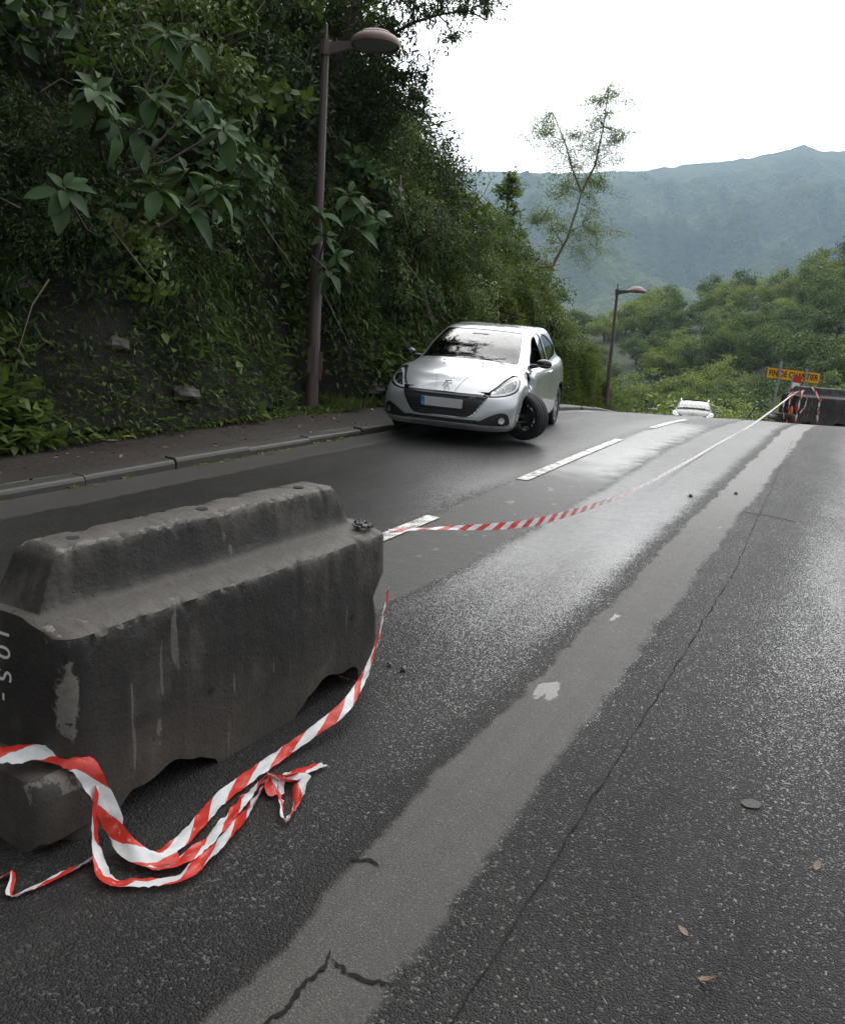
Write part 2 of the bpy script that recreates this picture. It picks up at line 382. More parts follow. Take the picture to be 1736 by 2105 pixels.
# small things lying on the road
def flat_disc(name, x, y, r1, r2, col, label, cat, rz=0, h=.003):
    mb = MB(); n = 18; V = []
    for k in range(n):
        a = 2*PI*k/n; rr = 1 + random.uniform(-.08, .08); V.append((r1*rr*math.cos(a), r2*rr*math.sin(a), 0))
    mb.poly(V, (0, 0, h)); o = mb.build(name, plain(name, col, .75)); o.location = (x, y, roadz(x, y)+.001); o.rotation_euler = (0, 0, rz)
    return tag(o, label, cat)
flat_disc('flattened_lid', 1.13, 2.72, .034, .029, (.045,.043,.04), 'dull round flattened lid stuck on the wet road at the right', 'lid', .4)

# ------------------------------------------------------------------ kerb and pavement
def kerb_material():
    q = NT('kerb_concrete'); v = q.obj(); oi = q.n('ShaderNodeObjectInfo').outputs['Random']
    n1 = q.noise(v, 5, 6, .65); c = q.mix(n1, (.010,.0095,.0085), (.044,.041,.036))
    c = q.mix(q.math('MULTIPLY', oi, .5), c, (.035,.034,.03))
    c = q.mix(q.step(q.noise(v, 14, 4), .6, .75), c, (.03,.035,.02))
    q.set(Base_Color=c, Roughness=.55, Normal=q.bump(q.noise(v, 40, 5), .5, .01)); return q.m
M['kerb'] = kerb_material()
kb = MB()
prof = [(-.07, -.15), (.07, -.15), (.07, .038), (.062, .058), (.045, .070), (-.07, .078)]
V = []; F = []; n = len(prof); xs = [-.494, -.489, 0, .489, .494]
for i, xx in enumerate(xs):
    s_ = .97 if i in (0, 4) else 1
    for (a, b) in prof: V.append((a*s_, xx, b if b < 0 else b*s_))
for i in range(4):
    for k in range(n): F.append((i*n+k, i*n+(k+1) % n, (i+1)*n+(k+1) % n, (i+1)*n+k))
F += [tuple(range(n-1, -1, -1)), tuple(4*n+k for k in range(n))]
kme = kb.add(V, F).mesh('kerb_stone'); kme.materials.append(M['kerb'])
kr = empty('kerb', kind='structure')
for i, t in enumerate(np.arange(.5, 34, 1.0)):
    l = kerb(t) - .07; x, y = world(l, t); l2 = kerb(t+.5) - .07; x2, y2 = world(l2, t+.5); l1 = kerb(t-.5) - .07; x1, y1 = world(l1, t-.5)
    o = link('kerb_stone', kme, None, kr)
    dz = gv(y2)-gv(y1); d = math.hypot(x2-x1, y2-y1)
    o.location = (x + random.gauss(0, .006), y, (gv(y1)+gv(y2))/2 + random.gauss(0, .005))
    o.rotation_euler = (math.atan2(dz, d) + random.gauss(0, .004), 0, math.atan2(-(x2-x1), y2-y1) + random.gauss(0, .008)); o.scale = (1, d/1.0, 1)
def soil_mat(name, c1, c2, rough, bs, wet=.0):
    q = NT(name); v = q.obj(); n1 = q.noise(v, 1.6, 7, .65); n2 = q.noise(v, 18, 5, .6)
    q.set(Base_Color=q.mix(q.math('ADD', q.math('MULTIPLY', n1, .6), q.math('MULTIPLY', n2, .4)), c1, c2), Roughness=rough,
          Normal=q.bump(q.math('ADD', n2, q.math('ADD', q.math('MULTIPLY', q.noise(v, 60, 4), .5), q.math('MULTIPLY', q.noise(v, 5, 5, .65), 2.0))), 1.0, bs)); return q.m
M['pave'] = soil_mat('damp_pavement', (.016,.012,.010), (.046,.038,.033), .5, .01)
M['soil'] = soil_mat('dark_earth', (.005,.0045,.0025), (.022,.019,.010), .9, .09)
M['moss'] = soil_mat('green_slope', (.014,.024,.007), (.040,.062,.018), .9, .1)
PW = 1.15
def pw(t): return 1.08 + .50*math.exp(-((t-10.0)/1.0)**2)
V = []
tp_ = np.arange(-8, 60, .5)
for t in tp_:
    for s_ in (0.14, .5, .9, 1.3, 1.8):
        l = kerb(t) - s_; x, y = world(l, t); V.append((x, y, gv(y) + .073 + .01*math.sin(t*3+s_*5) + max(0, s_-1.2)*.2))
link('pavement', mesh_np('pavement', V, grid_faces(len(tp_), 5)[:, ::-1], smooth=True), M['pave'], kind='structure')

# ------------------------------------------------------------------ hillside bank on the left
BD = [0, .2, .45, .8, 1.4, 2.4, 4, 7, 12, 20, 32]
BZ = [0, .75, 1.5, 2.3, 3.2, 4.3, 5.6, 7.6, 10.5, 14, 18]
HT = [-10, 14, 17, 20, 22.5, 26, 30, 36, 50, 80]
HS = [1.05, 1.0, .93, .80, .72, .66, .56, .45, .4, .3]
def bank_pt(t, d):
    """point on the bank: t along the road, d metres back from its foot"""
    l = kerb(t) - pw(t) - d; x, y = world(l, t)
    s_ = np.interp(t, HT, HS)
    z = gv(y) + .12 + np.interp(d, BD, BZ)*s_
    bl = .16*math.sin(t*1.9 + d*2.3)*min(1, d*2) + .12*math.sin(t*4.3 - d*3.1)*min(1, d*2) + .25*math.sin(t*.6+1)*min(1, d)
    return Vector((x + bl*.9, y - bl*.43, z + bl*.5))
def bank_normal(t, d):
    e = .1; a = bank_pt(t+e, d) - bank_pt(t-e, d); b = bank_pt(t, d+e) - bank_pt(t, max(0, d-e))
    n = a.cross(b).normalized(); return n if n.z > 0 else -n
bt = np.arange(-8, 62, .4); bd = np.concatenate([np.arange(0, 3, .15), np.arange(3, 33, 1.5)])
V = [bank_pt(t, d) for t in bt for d in bd]
V = np.array(V); V += rng.normal(0, .045, V.shape)
link('hillside', mesh_np('hillside', V, grid_faces(len(bt), len(bd))[:, ::-1], smooth=True), M['soil'], kind='structure')

# ------------------------------------------------------------------ valley, far wood, mountain
def terrain_h(x, y):
    d = math.hypot(x, y); az = math.atan2(x, y)
    base = -1.2 + (gv(min(y, 105)) if y > 0 else gv(max(y, -12)))
    if y > 40: base -= 1.0
    hill = max(0, d-55)*.235*(1/(1+math.exp(-(az-.20)*9)))*.62 + max(0, d-70)*.10
    if d > 215: hill -= (d-215)*.22
    if d > 330: hill = hill*max(0, 1-(d-330)/200)
    z = base + hill + 1.2*math.sin(x*.05+1)*math.sin(y*.043) * min(1, d/60)
    # falls away behind the bank so that the hillside sheet stays on top
    l = .901*x - .433*y
    if l < -6: z -= min(6, (-6-l)*.5)
    return z
ra = [2, 6, 10, 14, 18, 24, 30, 38, 46, 55, 64, 74, 86, 100, 116, 134, 155, 180, 205, 235, 270, 320, 400, 520, 700, 950, 1300, 2000, 3200, 4400]
V = [(0, 0, terrain_h(0, 0))]; F = []
na = 96
for r_ in ra:
    for k in range(na):
        a = 2*PI*k/na; x, y = r_*math.sin(a), r_*math.cos(a); z = terrain_h(x, y) if r_ < 560 else -14
        V.append((x, y, z))
for k in range(na): F.append((0, 1+(k+1) % na, 1+k))
for i in range(len(ra)-1):
    for k in range(na):
        a = 1+i*na+k; b = 1+i*na+(k+1) % na; F.append((a, b, b+na, a+na))
me = bpy.data.meshes.new('ground'); me.from_pydata(V, [], F); me.polygons.foreach_set('use_smooth', np.ones(len(F), dtype=bool)); me.update()
link('ground', me, M['moss'], kind='structure')

def vnoise(x, y, seed=0):
    xi = np.floor(x).astype(int); yi = np.floor(y).astype(int); fx = x-xi; fy = y-yi
    fx = fx*fx*(3-2*fx); fy = fy*fy*(3-2*fy)
    def hsh(a, b):
        n_ = (a*374761393 + b*668265263 + seed*1442695041) & 0xffffffff
        n_ = ((n_ ^ (n_ >> 13))*1274126177) & 0xffffffff
        return ((n_ ^ (n_ >> 16)) & 0xffff)/65535.0
    return (hsh(xi, yi)*(1-fx)+hsh(xi+1, yi)*fx)*(1-fy) + (hsh(xi, yi+1)*(1-fx)+hsh(xi+1, yi+1)*fx)*fy
def fbm(x, y, o=5, seed=0, ridged=False):
    s_ = np.zeros_like(x); a = .5; 
    for i in range(o):
        n_ = vnoise(x, y, seed+i)
        if ridged: n_ = 1-np.abs(2*n_-1)
        s_ += a*n_; a *= .5; x = x*2.03+3.1; y = y*2.01+1.7
    return s_
def mountain():
    # ridge heights (z at 3 km) against azimuth tangent x/y
    AX = [-1.2, -.3, .044, .131, .196, .250, .315, .352, .374, .396, .444, .469, .7, 1.3]
    AE = [.15, .17, .1855, .190, .196, .2045, .2155, .2245, .2325, .2275, .231, .2345, .23, .18]
    U = np.linspace(-1.2, 1.3, 620); W = np.linspace(0, 1, 190)
    uu, ww = np.meshgrid(U, W)
    Y = 800 + ww*2200
    ridge = np.interp(uu, AX, AE)*3000
    prof = np.interp(ww, [0, .12, .3, .5, .7, .85, 1], [0, .02, .10, .26, .53, .80, 1.0])
    X = uu*Y
    r1 = fbm(X/420+Y/900, Y/1500, 5, 3, True); r2 = fbm(X/120, Y/260, 4, 9, True); r3 = fbm(X/30, Y/40, 3, 5)
    amp = np.sin(np.pi*np.clip(ww, 0, 1))**.8*np.clip((1-ww)*2.2, 0, 1)**.7*np.clip((ww-.12)*2.6, .18, 1)
    Z = -16 + ridge*prof + amp*((r1-.5)*380 + (r2-.5)*270) + (r3-.4)*14*np.clip(ww*4, 0, 1)
    Z = np.where(ww > .995, -16 + ridge + (r3-.45)*14, Z)
    V = np.stack([X, Y, Z], -1).reshape(-1, 3)
    # back face
    back = np.stack([U*3000*1.25, np.full_like(U, 3750.), np.full_like(U, -30.)], -1)
    V = np.concatenate([V, back]); 
    me = mesh_np('mountain', V, grid_faces(len(W)+1, len(U)), smooth=True)
    q = NT('forested_mountain'); v = q.obj()
    n1 = q.noise(q.scl(v, (2.2, .7, .7)), .006, 8, .65); n2 = q.noise(v, .05, 5, .6)
    c = q.mix(q.math('ADD', q.math('MULTIPLY', n1, .5), q.math('MULTIPLY', n2, .5)), (.008,.024,.008), (.20,.235,.08))
    q.set(Base_Color=c, Roughness=.95, Specular_IOR_Level=.1, Normal=q.bump(q.noise(v, .06, 5, .6), 1.0, 25))
    link('mountain', me, q.m, kind='structure')
mountain()
# the air between here and the mountain
hz = MB().box((0, 1500, 395), (9500, 5000, 850)).build('haze', None, kind='stuff')
hm = bpy.data.materials.new('haze'); hm.use_nodes = True; hm.node_tree.nodes.clear()
ho = hm.node_tree.nodes.new('ShaderNodeOutputMaterial'); hv = hm.node_tree.nodes.new('ShaderNodeVolumePrincipled')
hv.inputs['Color'].default_value = (.53, .74, 1.0, 1); hv.inputs['Density'].default_value = .00020; hv.inputs['Anisotropy'].default_value = .1
hm.node_tree.links.new(hv.outputs[0], ho.inputs['Volume']); hz.data.materials.append(hm)
# ------------------------------------------------------------------ vegetation builders
def unit(a): return a/np.maximum(np.linalg.norm(a, axis=-1, keepdims=True), 1e-6)
def leaf_arrays(P, D, L, W, tint, fold=.18, droop=.12, out=None):
    """folded four-point leaves: P base, D direction, L length, W width"""
    n = len(P); up = np.tile(np.array([[0, 0, 1.]]), (n, 1)) + rng.normal(0, .35, (n, 3))
    if out is not None: up = out + rng.normal(0, .38, (n, 3))
    S = unit(np.cross(D, up)); U = np.cross(S, D)
    L = np.broadcast_to(np.asarray(L, float).reshape(-1, 1), (n, 1)); W = np.broadcast_to(np.asarray(W, float).reshape(-1, 1), (n, 1))
    a = P; b = P + D*L*.42 + S*W*.5 + U*L*fold*.5; c = P + D*L - U*L*droop; d = P + D*L*.42 - S*W*.5 + U*L*fold*.5
    V = np.stack([a, b, c, d], 1).reshape(-1, 3)
    i = np.arange(n)[:, None]*4
    T = np.concatenate([i+np.array([[0, 1, 2]]), i+np.array([[0, 2, 3]])], 0)
    return V, T, np.repeat(tint, 4)
def leaf_mesh(name, parts, m):
    Vs, Ts, As, b = [], [], [], 0
    for V, T, A in parts: Vs.append(V); Ts.append(T+b); As.append(A); b += len(V)
    me = mesh_np(name, np.concatenate(Vs), np.concatenate(Ts)); add_attr(me, 'tint', np.concatenate(As)); me.materials.append(m); return me
def sphere_dirs(n): return unit(rng.normal(0, 1, (n, 3)))
def crown(ncl, nleaf, R=(1, 1, 1), sig=.16, L=.1, asp=.4, shell=(.65, 1.05), zmin=-.35, droop=.4, lean=0):
    """leaf clumps spread through an ellipsoid, the outline left ragged; clumps differ in tone"""
    C = sphere_dirs(ncl*3); C = C[C[:, 2] > zmin][:ncl]; C = C*rng.uniform(shell[0], shell[1], (len(C), 1))
    P = []; D = []; T = []; O = []
    for c in C:
        k = int(nleaf*rng.uniform(.6, 1.4)); s_ = sig*rng.uniform(.6, 1.35)
        off = rng.normal(0, 1, (k, 3))*s_*np.array([1, 1, .7]); p = c + off
        d = unit(unit(c[None])*.5 + rng.normal(0, .7, (k, 3)) + np.array([0, 0, -droop]))
        O.append(unit(unit(off)*.75 + unit(c[None])*.6 + np.array([0, 0, .35])))
        P.append(p); D.append(d); T.append(np.clip(.45 + rng.normal(0, .13) + .2*off[:, 2]/max(s_, .01)*.5 + rng.normal(0, .15, k), 0, 1))  # clump tops tinted lighter: light from above put into the leaf colour
    P = np.concatenate(P)*np.array(R); D = np.concatenate(D); T = np.concatenate(T); n = len(P)
    l = L*rng.uniform(.6, 1.4, n)
    return leaf_arrays(P, D, l, l*asp*rng.uniform(.8, 1.2, n), T, out=np.concatenate(O))
def limbs(base_r, h, n, spread, m, name, bend=.15):
    mb = MB(); pts = [(0, 0, 0)]; x = y = 0
    for i in range(1, 5): x += random.gauss(0, bend*h/6); y += random.gauss(0, bend*h/6); pts.append((x, y, h*i/4))
    mb.tube(pts, [base_r*(1-.16*i) for i in range(5)], 7)
    for k in range(n):
        i = random.choice([1, 2, 3, 4]); p = Vector(pts[i]); a = random.uniform(0, 2*PI); r_ = spread*random.uniform(.5, 1)
        e = p + Vector((math.cos(a)*r_, math.sin(a)*r_, spread*random.uniform(.3, .9)))
        q = p.lerp(e, .5) + Vector((random.gauss(0, .08), random.gauss(0, .08), .08))*spread
        mb.tube([p, q, e], [base_r*.5, base_r*.3, base_r*.12], 5)
    me = mb.mesh(name); me.materials.append(m); return me
def plant(name, stem_me, fol_me, label, cat, group, part='foliage', stem='stem'):
    t = empty(name, label=label, cat=cat, group=group)
    if stem_me: link(stem, stem_me, None, t)
    link(part, fol_me, None, t); return t
def bank_rot(t, d, tilt=.5, rz=None):
    n = bank_normal(t, d)*tilt + Vector((0, 0, 1-tilt)); q = n.normalized().to_track_quat('Z', 'Y')
    return (q @ Vector((0, 0, 1)).rotation_difference(Vector((0, 0, 1))) @ __import__('mathutils').Quaternion((0, 0, 1), rz if rz is not None else random.uniform(0, 6.28))).to_euler()

# ------------------------------------------------------------------ shrubs that cover the bank
def fine_shrub(m, L=.085, asp=.36, ncl=46, nl=70, droop=.55, sig=.15): 
    return leaf_mesh('foliage', [crown(ncl, nl, (1, 1, .95), sig, L, asp, (.45, 1.05), -.5, droop)], m)
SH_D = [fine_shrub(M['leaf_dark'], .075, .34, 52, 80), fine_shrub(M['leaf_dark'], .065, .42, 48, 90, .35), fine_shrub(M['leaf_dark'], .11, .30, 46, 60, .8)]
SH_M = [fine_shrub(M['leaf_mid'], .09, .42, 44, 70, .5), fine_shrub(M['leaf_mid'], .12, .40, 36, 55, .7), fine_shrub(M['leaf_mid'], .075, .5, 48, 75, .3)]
SH_L = [fine_shrub(M['leaf_light'], .11, .42, 36, 60, .5), fine_shrub(M['leaf_light'], .085, .4, 44, 70, .5)]  # paler leaves for the far end; the stronger light there is painted in
SH_N = [leaf_mesh('foliage', [crown(30, 46, (1, 1, .9), .2, .24, .15, (.4, 1.05), -.5, .7)], M['leaf_mid']), leaf_mesh('foliage', [crown(26, 40, (1.1, 1, .9), .2, .26, .12, (.4, 1.05), -.5, 1.0)], M['leaf_dark'])]
SH_B = [leaf_mesh('foliage', [crown(28, 24, (1, 1, .9), .2, .20, .62, (.5, 1.05), -.5, .5)], M['leaf_big']), leaf_mesh('foliage', [crown(34, 26, (1, 1, .9), .18, .16, .6, (.5, 1.05), -.5, .4)], M['leaf_mid'])]
ST = [limbs(.035, .7, 9, .6, M['bark'], 'stem') for _ in range(2)]
G1 = 'dark shrubs tangled together over the near bank'
G2 = 'mid green shrubs growing on the bank'
G3 = 'pale green shrubs at the far end of the bank'
L1 = 'dark small leaved shrub in the shaded tangle covering the near bank'
L2 = 'mid green leafy shrub lighter than the dark shrubs of the roadside bank'
L3 = 'pale green shrub on the low far end of the bank before the crest'
protos = {}
def put_shrub(kind, idx, t, d, s, lift=.1):
    if kind == 'D':
        c_ = random.random(); kind = 'N' if c_ < .16 else 'B' if c_ < .33 else 'M' if c_ < .38 else 'D'
    if kind in 'NB': idx %= 2
    key = (kind, idx); meshes = {'D': SH_D, 'M': SH_M, 'L': SH_L, 'N': SH_N, 'B': SH_B}[kind]
    lab, grp, nm = {'D': (L1, G1, 'dark_shrub'), 'N': ('shrub with long narrow drooping leaves among the dark shrubs of the bank', 'narrow leaved shrubs on the bank', 'narrow_leaved_shrub'), 'B': ('shrub with hand sized rounded leaves among the dark shrubs of the bank', 'round leaved shrubs on the bank', 'round_leaved_shrub'), 'M': (L2, G2, 'green_shrub'), 'L': (L3, G3, 'pale_shrub')}[kind]
    p = bank_pt(t, d) + bank_normal(t, d)*lift*s
    rot = bank_rot(t, d, .55); sc = (s*random.uniform(.85, 1.15), s*random.uniform(.85, 1.15), s*random.uniform(.75, 1.05))
    if key not in protos:
        o = plant(nm, ST[idx % 2], meshes[idx % len(meshes)], lab, 'shrub', grp); protos[key] = o
        o.location = p; o.rotation_euler = rot; o.scale = sc
    else: o = dup(protos[key], p, rot, sc)
    return o
# hanging over the top of the earth cut, then rows climbing the slope
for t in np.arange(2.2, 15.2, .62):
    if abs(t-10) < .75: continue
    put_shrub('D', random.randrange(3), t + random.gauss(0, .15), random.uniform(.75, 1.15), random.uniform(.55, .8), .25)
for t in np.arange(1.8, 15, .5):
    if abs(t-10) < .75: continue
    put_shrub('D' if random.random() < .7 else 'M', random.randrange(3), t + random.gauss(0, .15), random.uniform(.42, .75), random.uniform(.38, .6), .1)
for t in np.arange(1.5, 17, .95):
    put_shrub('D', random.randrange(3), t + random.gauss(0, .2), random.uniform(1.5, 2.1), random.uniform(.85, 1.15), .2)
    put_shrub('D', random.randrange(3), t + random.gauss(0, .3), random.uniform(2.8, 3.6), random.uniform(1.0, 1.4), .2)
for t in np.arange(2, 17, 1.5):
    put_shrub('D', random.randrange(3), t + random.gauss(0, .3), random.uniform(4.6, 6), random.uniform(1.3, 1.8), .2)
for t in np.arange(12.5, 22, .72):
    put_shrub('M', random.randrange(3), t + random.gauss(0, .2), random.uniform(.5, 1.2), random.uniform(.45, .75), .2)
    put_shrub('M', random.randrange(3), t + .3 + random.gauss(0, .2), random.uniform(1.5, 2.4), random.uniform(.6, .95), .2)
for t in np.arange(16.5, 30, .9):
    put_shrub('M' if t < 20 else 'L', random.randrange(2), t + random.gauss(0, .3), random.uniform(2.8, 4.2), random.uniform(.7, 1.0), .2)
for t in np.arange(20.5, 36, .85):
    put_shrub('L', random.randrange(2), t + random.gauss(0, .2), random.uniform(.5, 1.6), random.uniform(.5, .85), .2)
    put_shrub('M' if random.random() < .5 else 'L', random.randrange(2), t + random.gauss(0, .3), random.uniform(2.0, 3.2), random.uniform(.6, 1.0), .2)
    
for t, d, s_ in ((5.6, .75, .6), (6.3, .6, .5), (5.2, .5, .45), (6.9, .8, .55), (4.5, .7, .5)): put_shrub('D', random.randrange(3), t, d, s_, .1)
# dead stems and bare runners hanging between the leaves
ds_ = MB()
for _ in range(150):
    t = random.uniform(2, 20); d = random.uniform(.3, 3.2); p = bank_pt(t, d) + bank_normal(t, d)*random.uniform(.25, .75); e = p + Vector((random.gauss(0, .35), random.gauss(0, .3), random.uniform(-1.0, .5)))
    ds_.tube([p, p.lerp(e, .5) + Vector((random.gauss(0, .06), random.gauss(0, .06), .08)), e], [.008, .006, .003], 4, False)
ds_.build('dead_stems', plain('dead_stem', (.12,.10,.075), .9), kind='stuff')

# ------------------------------------------------------------------ low plants, grass and litter on the bank (too many to count)
def scatter_bank(name, n, trange, drange, L, asp, m, out=.5, droop=.5, dens=None, lift=(0, .05), up=.3, clump=1, csig=.12):
    P = []; D = []; T = []
    k = 0
    while k < n:
        t = random.uniform(*trange); d = random.uniform(*drange)
        if dens is not None and random.random() > dens(t, d): continue
        nrm = np.array(bank_normal(t, d)); tone = random.gauss(.45, .15)
        for j in range(clump):
            tt = t + random.gauss(0, csig) if clump > 1 else t; dd = max(0, d + random.gauss(0, csig*.7)) if clump > 1 else d
            p = np.array(bank_pt(tt, dd)) + nrm*random.uniform(*lift)
            dv = nrm*out + np.array([random.gauss(0, .5), random.gauss(0, .5), random.gauss(0, .4) - droop + up])
            P.append(p); D.append(dv); T.append(min(1, max(0, tone + random.gauss(0, .14)))); k += 1
    P = np.array(P); D = unit(np.array(D)); T = np.array(T); l = L*rng.uniform(.5, 1.4, len(P))
    V, Tr, A = leaf_arrays(P, D, l, l*asp, T)
    return link(name, leaf_mesh(name, [(V, Tr, A)], m), None, kind='stuff')
def patchy(t, d): return 1 if vn1(t*1.1, d*2.0) > .44 else .12
def vn1(a, b): return float(vnoise(np.array([a+50.]), np.array([b+20.]), 11)[0])
o = scatter_bank('ground_cover', 22000, (1.5, 13), (.0, 1.15), .075, .42, M['leaf_mid'], dens=patchy, clump=9, lift=(0, .1), droop=.45, csig=.10)
o = scatter_bank('broad_weeds', 2600, (1.5, 13), (.0, .7), .14, .55, M['leaf_mid'], dens=lambda t, d: 1 if vn1(t*1.7+13, d*2.4+2) > .62 else .04, clump=7, lift=(.03, .14), droop=.3, csig=.08)
o = scatter_bank('creeping_plants', 13000, (10.5, 24), (.02, 1.4), .10, .40, M['leaf_mid'], dens=lambda t, d: .9 if vn1(t*1.1+9, d*2) > .38 else .2, clump=9, lift=(0, .12), droop=.4, csig=.12)
o = scatter_bank('trailing_vines', 30000, (1.5, 16), (.30, 1.3), .12, .26, M['leaf_dark'], dens=lambda t, d: 1 if vn1(t*1.6+3, d*1.1+4) > .42 else .15, clump=10, lift=(.02, .22), droop=1.2, csig=.13)
o = scatter_bank('undergrowth', 16000, (2, 34), (1.2, 5), .10, .4, M['leaf_dark'], clump=10, lift=(0, .3), droop=.2, csig=.2)
o = scatter_bank('hanging_grass', 15000, (12.2, 19.5), (.15, 1.5), .19, .07, M['drygrass'], dens=lambda t, d: 1 if vn1(t*1.4+2, d*1.6+7) > .40 else .1, clump=14, lift=(0, .05), out=.8, droop=.9, up=.5, csig=.10)
o = scatter_bank('olive_grass', 14000, (18.5, 33), (0, 1.6), .19, .07, M['drygrass'], dens=lambda t, d: 1 if vn1(t*1.1+5, d*1.6) > .35 else .3, clump=14, lift=(0, .05), out=.7, droop=.3, up=.7, csig=.14)
def flat_scatter(name, n, fn, L, asp, m, dirfn, tones=(.5, .2)):
    P = []; D = []; T = []
    for k in range(n):
        p = fn(); P.append(p); D.append(dirfn()); T.append(min(1, max(0, random.gauss(*tones))))
    l = L*rng.uniform(.5, 1.4, n)
    V, Tr, A = leaf_arrays(np.array(P, float), unit(np.array(D, float)), l, l*asp, np.array(T), .05, .05)
    return link(name, leaf_mesh(name, [(V, Tr, A)], m), None, kind='stuff')
def verge_pt(t, s_, h=0): 
    l = kerb(t) - s_; x, y = world(l, t); return (x, y, gv(y) + .083 + max(0, s_-1.2)*.2 + h)
def litter_pt():
    t = random.uniform(2, 12); s_ = min(1.6, max(.1, random.gauss(1.25, .18))) if random.random() < .8 else random.uniform(.1, 1.3)
    return verge_pt(t, s_, .004)
flat_scatter('leaf_litter', 1500, litter_pt, .05, .5, M['litter'], lambda: (random.gauss(0, 1), random.gauss(0, 1), random.gauss(.05, .2)))
def grass_at(trange, srange, h=0):
    def f():
        while True:
            t = random.uniform(*trange); s_ = random.uniform(*srange)
            if vn1(t*1.5, s_*3) > .35: return verge_pt(t, s_, h)
    return f
up_dir = lambda: (random.gauss(0, .45), random.gauss(0, .45), 1)
flat_scatter('verge_grass', 5200, grass_at((10.2, 19.5), (.95, 1.7)), .16, .07, M['grass'], up_dir)
flat_scatter('low_weeds', 3000, grass_at((4.5, 10.5), (1.05, 1.45)), .055, .6, M['leaf_mid'], lambda: (random.gauss(0, .8), random.gauss(0, .8), .5))
flat_scatter('roadside_grass', 2600, grass_at((19, 33), (.8, 1.8)), .16, .07, M['grass'], up_dir)
def gut_pt():
    t = random.choice([4.1, 4.9, 5.4, 6.3, 6.6, 6.9, 7.2, 7.5, 8.1, 8.4, 8.6]) + random.gauss(0, .10); l = kerb(t) + abs(random.gauss(.02, .03)); x, y = world(l, t); return (x, y, roadz(x, y)+.004)
flat_scatter('gutter_debris', 230, gut_pt, .06, .3, M['drygrass'], lambda: (random.gauss(0, 1), random.gauss(0, 1), random.gauss(.2, .3)), (.75, .2))

# grass tufts that stand out
def tuft(n, L, m):
    P = np.array([(random.gauss(0, .05), random.gauss(0, .05), 0) for _ in range(n)]); 
    parts = []
    az = rng.uniform(0, 6.28, n); sp = rng.uniform(.1, .8, n)
    D0 = unit(np.stack([np.cos(az)*sp, np.sin(az)*sp, np.ones(n)], 1)); D1 = unit(np.stack([np.cos(az)*(sp+.9), np.sin(az)*(sp+.9), np.full(n, .3)], 1))
    l = L*rng.uniform(.6, 1.2, n); w_ = .012
    S = unit(np.cross(D0, D1) + rng.normal(0, .05, (n, 3)))
    a = P - S*w_/2; b = P + S*w_/2; mid = P + D0*l[:, None]*.55; e = mid + D1*l[:, None]*.5
    V = np.stack([a, b, mid+S*w_*.45, mid-S*w_*.45, e], 1).reshape(-1, 3); i = np.arange(n)[:, None]*5
    T = np.concatenate([i+[[0, 1, 2]], i+[[0, 2, 3]], i+[[3, 2, 4]]])
    return leaf_mesh('blades', [(V, T, np.repeat(np.clip(rng.normal(.5, .2, n), 0, 1), 5))], m)
tm = [tuft(70, .5, M['grass']), tuft(50, .38, M['grass'])]
for i, (t, s_, sc, lab) in enumerate([(8.75, 1.42, 1.25, 'tallest tuft of long grass at the bank foot left of the tall lamp post'),
        (8.35, 1.38, .75, 'low spreading grass tuft just left of the tallest tuft at the bank foot'),
        (9.15, 1.36, .7, 'small grass tuft between the tallest tuft and the lamp post'),
        (13.6, 1.5, .8, 'grass tuft at the bank foot beside the silver car')]):
    o = empty('grass_tuft', verge_pt(t, s_, -.01), lab, 'grass tuft', 'grass tufts at the foot of the bank'); link('blades', tm[i % 2], None, o); o.scale = (sc, sc, sc); o.rotation_euler = (0, 0, i*1.7)

# ------------------------------------------------------------------ big leaved shrubs with every leaf its own object
def big_leaf(L, Wd, fold, curl):
    """one broad pointed leaf along +X, arched and folded along its midrib"""
    xs = [0, .12, .3, .5, .7, .88, 1.0]; ws = [.03, .55, .92, 1, .78, .38, .02]
    V = []; F = []
    for x, wd in zip(xs, ws):
        z = -curl*L*x*x + .05*L*x; r_ = 1
        for s_ in (-1, 0, 1): V.append((L*x, s_*wd*Wd/2, z + abs(s_)*fold*wd*Wd*.5 + (random.gauss(0, .012*L) if s_ else 0)))
    for i in range(6):
        for k in (0, 1): F.append((i*3+k, i*3+k+1, i*3+k+4, i*3+k+3))
    me = bpy.data.meshes.new('leaf'); me.from_pydata(V, [], F); me.polygons.foreach_set('use_smooth', np.ones(len(F), dtype=bool))
    add_attr(me, 'tint', np.repeat([.55, .5, .5, .5, .45, .45, .4], 3)); me.update(); return me
BL = []
for k in range(6):
    me = big_leaf(1, .44 + .04*(k % 3), .35, [.10, .25, .35, .18, .45, .3][k]); me.materials.append(M['leaf_big']); BL.append(me)
BY = big_leaf(1, .42, .3, .4); BY.materials.append(M['leaf_yellow'])
